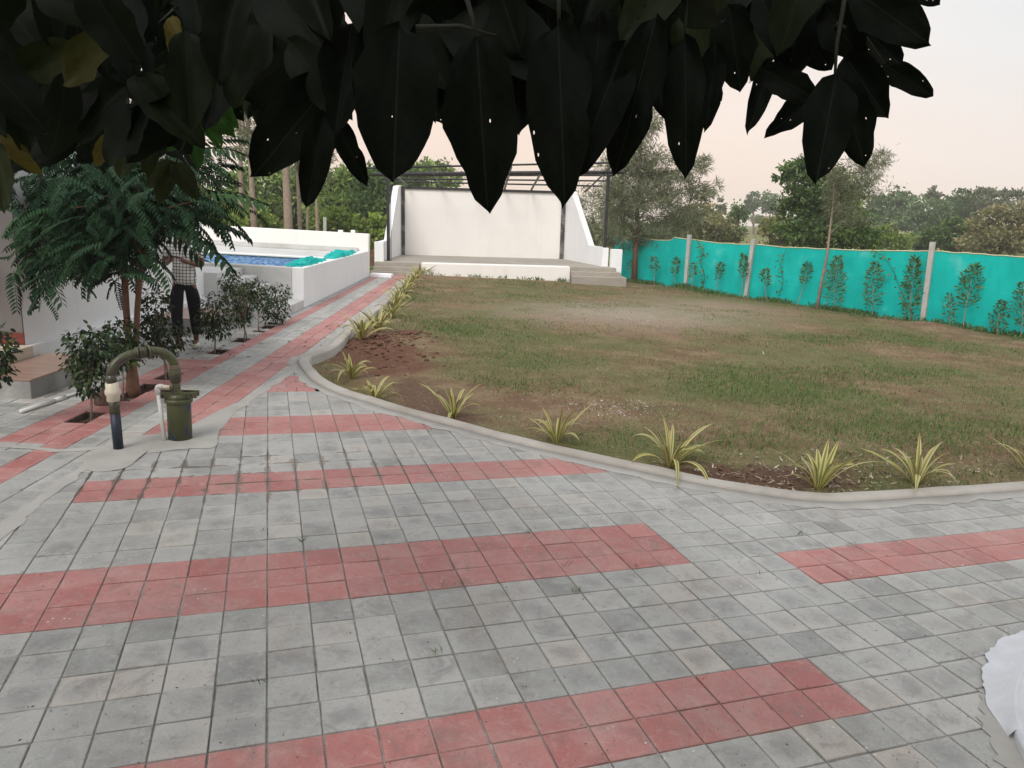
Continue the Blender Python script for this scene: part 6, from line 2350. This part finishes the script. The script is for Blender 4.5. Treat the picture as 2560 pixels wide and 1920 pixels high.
def build_person():
    b = gnd(468, 872, 0.0)
    d = depth_of(b)
    k = d / F_PX
    yaw = -YAW + 0.12
    root = empty('person', (float(b[0]), float(b[1]), 0.0), yaw, 'person in a black-and-white checked shirt and black trousers behind the tree', 'person')
    # local frame: x to the right of the picture, -y towards the camera
    an_l, an_r = (-0.045, -0.19, 0.085), (0.075, 0.16, 0.085)
    kn_l, kn_r = (-0.085, -0.10, 0.47), (0.095, 0.07, 0.48)
    hp_l, hp_r = (-0.105, -0.01, 0.87), (0.095, 0.01, 0.87)
    pel, wa, ch, nk = (-0.005, 0, 0.93), (-0.005, 0.0, 1.07), (0.0, 0.02, 1.30), (0.0, 0.01, 1.46)
    sh_l, sh_r = (-0.18, 0.02, 1.40), (0.18, 0.02, 1.40)
    el_l, el_r = (-0.24, -0.02, 1.13), (0.24, -0.02, 1.13)
    wr_l, wr_r = (-0.11, -0.22, 1.19), (0.10, -0.22, 1.19)
    ha_l, ha_r = (-0.055, -0.27, 1.22), (0.045, -0.27, 1.22)
    hd0, hd1, hd2 = (0.0, -0.015, 1.54), (0.0, -0.03, 1.62), (0.0, -0.02, 1.68)
    to_l, to_r = (-0.06, -0.36, 0.035), (0.10, 0.0, 0.035)
    V = [pel, wa, ch, nk, hd0, hd1, hd2, hp_l, kn_l, an_l, to_l, hp_r, kn_r, an_r, to_r, sh_l, el_l, wr_l, ha_l, sh_r, el_r, wr_r, ha_r]
    Eg = [(0, 1), (1, 2), (2, 3), (3, 4), (4, 5), (5, 6), (0, 7), (7, 8), (8, 9), (9, 10), (0, 11), (11, 12), (12, 13), (13, 14), (2, 15), (15, 16), (16, 17), (17, 18), (2, 19), (19, 20), (20, 21), (21, 22)]
    R = [(0.13, 0.10), (0.12, 0.09), (0.145, 0.10), (0.055, 0.055), (0.07, 0.085), (0.082, 0.098), (0.06, 0.07), 0.085, 0.055, 0.036, (0.04, 0.025), 0.085, 0.055, 0.036, (0.04, 0.025), 0.06, 0.042, 0.028, (0.035, 0.018), 0.06, 0.042, 0.028, (0.035, 0.018)]
    body = skin_mesh('body', V, Eg, R, M['skin'], root)
    # fingers
    for s, h in ((-1, ha_l), (1, ha_r)):
        for f in range(5):
            base = Vector(h) + Vector((-s * 0.0, -0.01, 0)) + Vector((-s * (0.03 - 0.015 * f), -0.02 if f < 4 else 0.0, 0.01))
            ln = (0.065, 0.072, 0.068, 0.052, 0.05)[f]
            t = Vector((-s * 0.25 if f < 4 else -s * 0.8, -0.8, 0.45)).normalized()
            skin_mesh('finger', [tuple(base), tuple(base + t * ln * 0.5), tuple(base + t * ln + Vector((0, 0.012, 0.006)))], [(0, 1), (1, 2)], [0.009, 0.0085, 0.007], M['skin'], body, 0, 1)
    ph = MB().box(-0.04, 0.04, -0.004, 0.004, -0.075, 0.075, 0.006)
    # trousers
    tv = [(-0.005, 0, 0.99), (-0.005, 0, 0.90), hp_l, (kn_l[0], kn_l[1], 0.47), (an_l[0] - 0.003, an_l[1] + 0.01, 0.16), hp_r, (kn_r[0], kn_r[1], 0.48), (an_r[0] + 0.003, an_r[1], 0.16)]
    skin_mesh('trousers', tv, [(0, 1), (1, 2), (2, 3), (3, 4), (1, 5), (5, 6), (6, 7)], [(0.165, 0.12), (0.17, 0.13), (0.108, 0.112), 0.079, 0.060, (0.108, 0.112), 0.080, 0.060], M['denim'], root, 1)
    # shirt with short sleeves, hem below the waist
    sv = [(-0.005, 0, 0.84), (-0.005, 0, 0.98), (-0.005, 0.0, 1.12), (0, 0.02, 1.30), (0, 0.015, 1.42), sh_l, (-0.23, -0.0, 1.20), sh_r, (0.23, -0.0, 1.20)]
    skin_mesh('shirt', sv, [(0, 1), (1, 2), (2, 3), (3, 4), (3, 5), (5, 6), (3, 7), (7, 8)], [(0.185, 0.145), (0.18, 0.135), (0.165, 0.12), (0.17, 0.12), (0.075, 0.075), 0.082, 0.07, 0.082, 0.07], M['shirt'], root, 3)
    # clogs
    for an, to in ((an_l, to_l), (an_r, to_r)):
        hl = (an[0], an[1] + 0.055, 0.04)
        dx = Vector(to) - Vector(hl)
        dx.z = 0
        dn = dx.normalized()
        pts = [Vector(hl) - dn * 0.01, Vector(hl) + dn * 0.06, Vector(hl) + dn * 0.15, Vector(hl) + dn * 0.235]
        c = skin_mesh('shoe', [tuple(p) for p in pts], [(0, 1), (1, 2), (2, 3)], [(0.036, 0.034), (0.042, 0.046), (0.050, 0.042), (0.042, 0.026)], M['rubber_shoe'], root)
    # hair
    skin_mesh('hair', [(0, 0.03, 1.60), (0, 0.02, 1.68), (0, -0.02, 1.72)], [(0, 1), (1, 2)], [(0.082, 0.075), (0.084, 0.092), (0.055, 0.07)], M['hair'], root)
    # face
    for s in (-1, 1):
        MB().tube([(s * 0.03, -0.118, 1.615), (s * 0.03, -0.126, 1.615)], 0.011, 8).build('eye', M['hair'], body)
        skin_mesh('ear', [(s * 0.083, -0.01, 1.585), (s * 0.087, -0.005, 1.615)], [(0, 1)], [(0.012, 0.02), (0.014, 0.024)], M['skin'], body, 0, 1)
    skin_mesh('nose', [(0, -0.115, 1.61), (0, -0.138, 1.58)], [(0, 1)], [0.010, 0.014], M['skin'], body, 0, 1)
    MB().box(-0.024, 0.024, -0.121, -0.112, 1.545, 1.553, 0.002).build('mouth', M['stone'], body)


build_person()


# ------------------------------------------------------------------ small things on the paving
def fallen():
    n = 260
    Q, sz = [], []
    for _ in range(n):
        r = random.random()
        if r < 0.5:
            u, v = random.uniform(-2.5, -1.5), random.uniform(5.5, 21)
        elif r < 0.75:
            u, v = random.gauss(-2.6, 0.25), random.uniform(5.8, 9.0)
        else:
            u, v = random.gauss(-1.42, 0.1), random.uniform(5.8, 11)
        Q.append((*uv(u, v), 0.006))
    for (a, b) in sorted(PITS):
        for _ in range(9):
            Q.append((*uv((a + random.random()) * TS, (b + random.random()) * TS), -0.055))
    for _ in range(70):
        q = gnd(random.gauss(530, 30), random.gauss(876, 5))
        Q.append((q[0], q[1], 0.012))
    big_n = len(Q)
    for _ in range(420):
        q = gnd(random.uniform(0, 2500), 1100 + 820 * random.random() ** 0.8)
        if side_of(np.array(q[:2]), LINE_A)[0] < -0.05 and np.linalg.norm(np.array(q[:2]) - DISC_C) > DISC_R + 0.1:
            Q.append((q[0], q[1], 0.004))
    Q = np.array(Q)
    n = len(Q)
    az = RNG.uniform(0, 2 * PI, n)
    D = nrm(np.stack([np.cos(az), np.sin(az), RNG.uniform(0, 0.25, n)], 1))
    S = nrm(np.stack([-np.sin(az), np.cos(az), RNG.normal(0, 0.3, n)], 1))
    L = RNG.uniform(0.02, 0.07, n)
    L[big_n:] = RNG.uniform(0.004, 0.016, n - big_n)
    P = np.array([(0.06, 0.045, 0.03), (0.10, 0.07, 0.04), (0.05, 0.06, 0.025), (0.16, 0.12, 0.06)])
    tag(soup('fallen_leaves', leaf_quads(Q, D, S, L, L * 0.4), M['litter'], None, P[RNG.integers(0, 4, n)]), 'small fallen leaves, twigs and grit scattered on the paving', 'leaves', kind='stuff')


fallen()


def joint_weeds():
    spots = [(1442, 1480, 14), (1095, 1634, 8), (667, 1326, 6), (754, 1354, 9), (1330, 1326, 5), (1322, 1330, 4), (1465, 1312, 4), (1408, 1415, 5), (1595, 1420, 4), (1895, 1438, 3), (1995, 1336, 6), (2012, 1338, 5), (845, 1545, 3), (1115, 1468, 5), (1258, 1460, 3), (970, 1398, 3),
             (1655, 1370, 3), (660, 1710, 5), (1070, 1080, 9), (965, 1395, 3), (640, 1462, 4)]
    Q, D, L = [], [], []
    for x, y, n in spots:
        g0 = gnd(x, y)
        for _ in range(n):
            Q.append((g0[0] + random.gauss(0, 0.014), g0[1] + random.gauss(0, 0.008), -0.004))
            D.append((random.gauss(0, 0.7), random.gauss(0, 0.5), 0.8))
            L.append(random.uniform(0.02, 0.06))
    Q, D, L = np.array(Q), nrm(np.array(D)), np.array(L)
    tag(soup('joint_weeds', leaf_quads(Q, D, perp(D), L, L * 0.09), M['grass'], None, pal_cols('deep', len(Q))), 'thin grass sprigs growing from the paving joints', 'weeds', kind='stuff')


joint_weeds()


# ------------------------------------------------------------------ evening haze
def build_haze():
    mt = bpy.data.materials.new('haze_air')
    mt.use_nodes = True
    nt = mt.node_tree
    nt.nodes.clear()
    v = node(nt, 'ShaderNodeVolumePrincipled', {'Color': (0.985, 0.985, 0.99, 1), 'Density': 0.0010, 'Anisotropy': 0.2})
    node(nt, 'ShaderNodeOutputMaterial', {'Volume': v.outputs[0]})
    o = MB().box(-545, 545, -545, 545, -1.6, 24.0).build('haze', mt, None, kind='stuff')
    tag(o, 'thin evening haze hanging over the far fields and trees', 'haze')


build_haze()
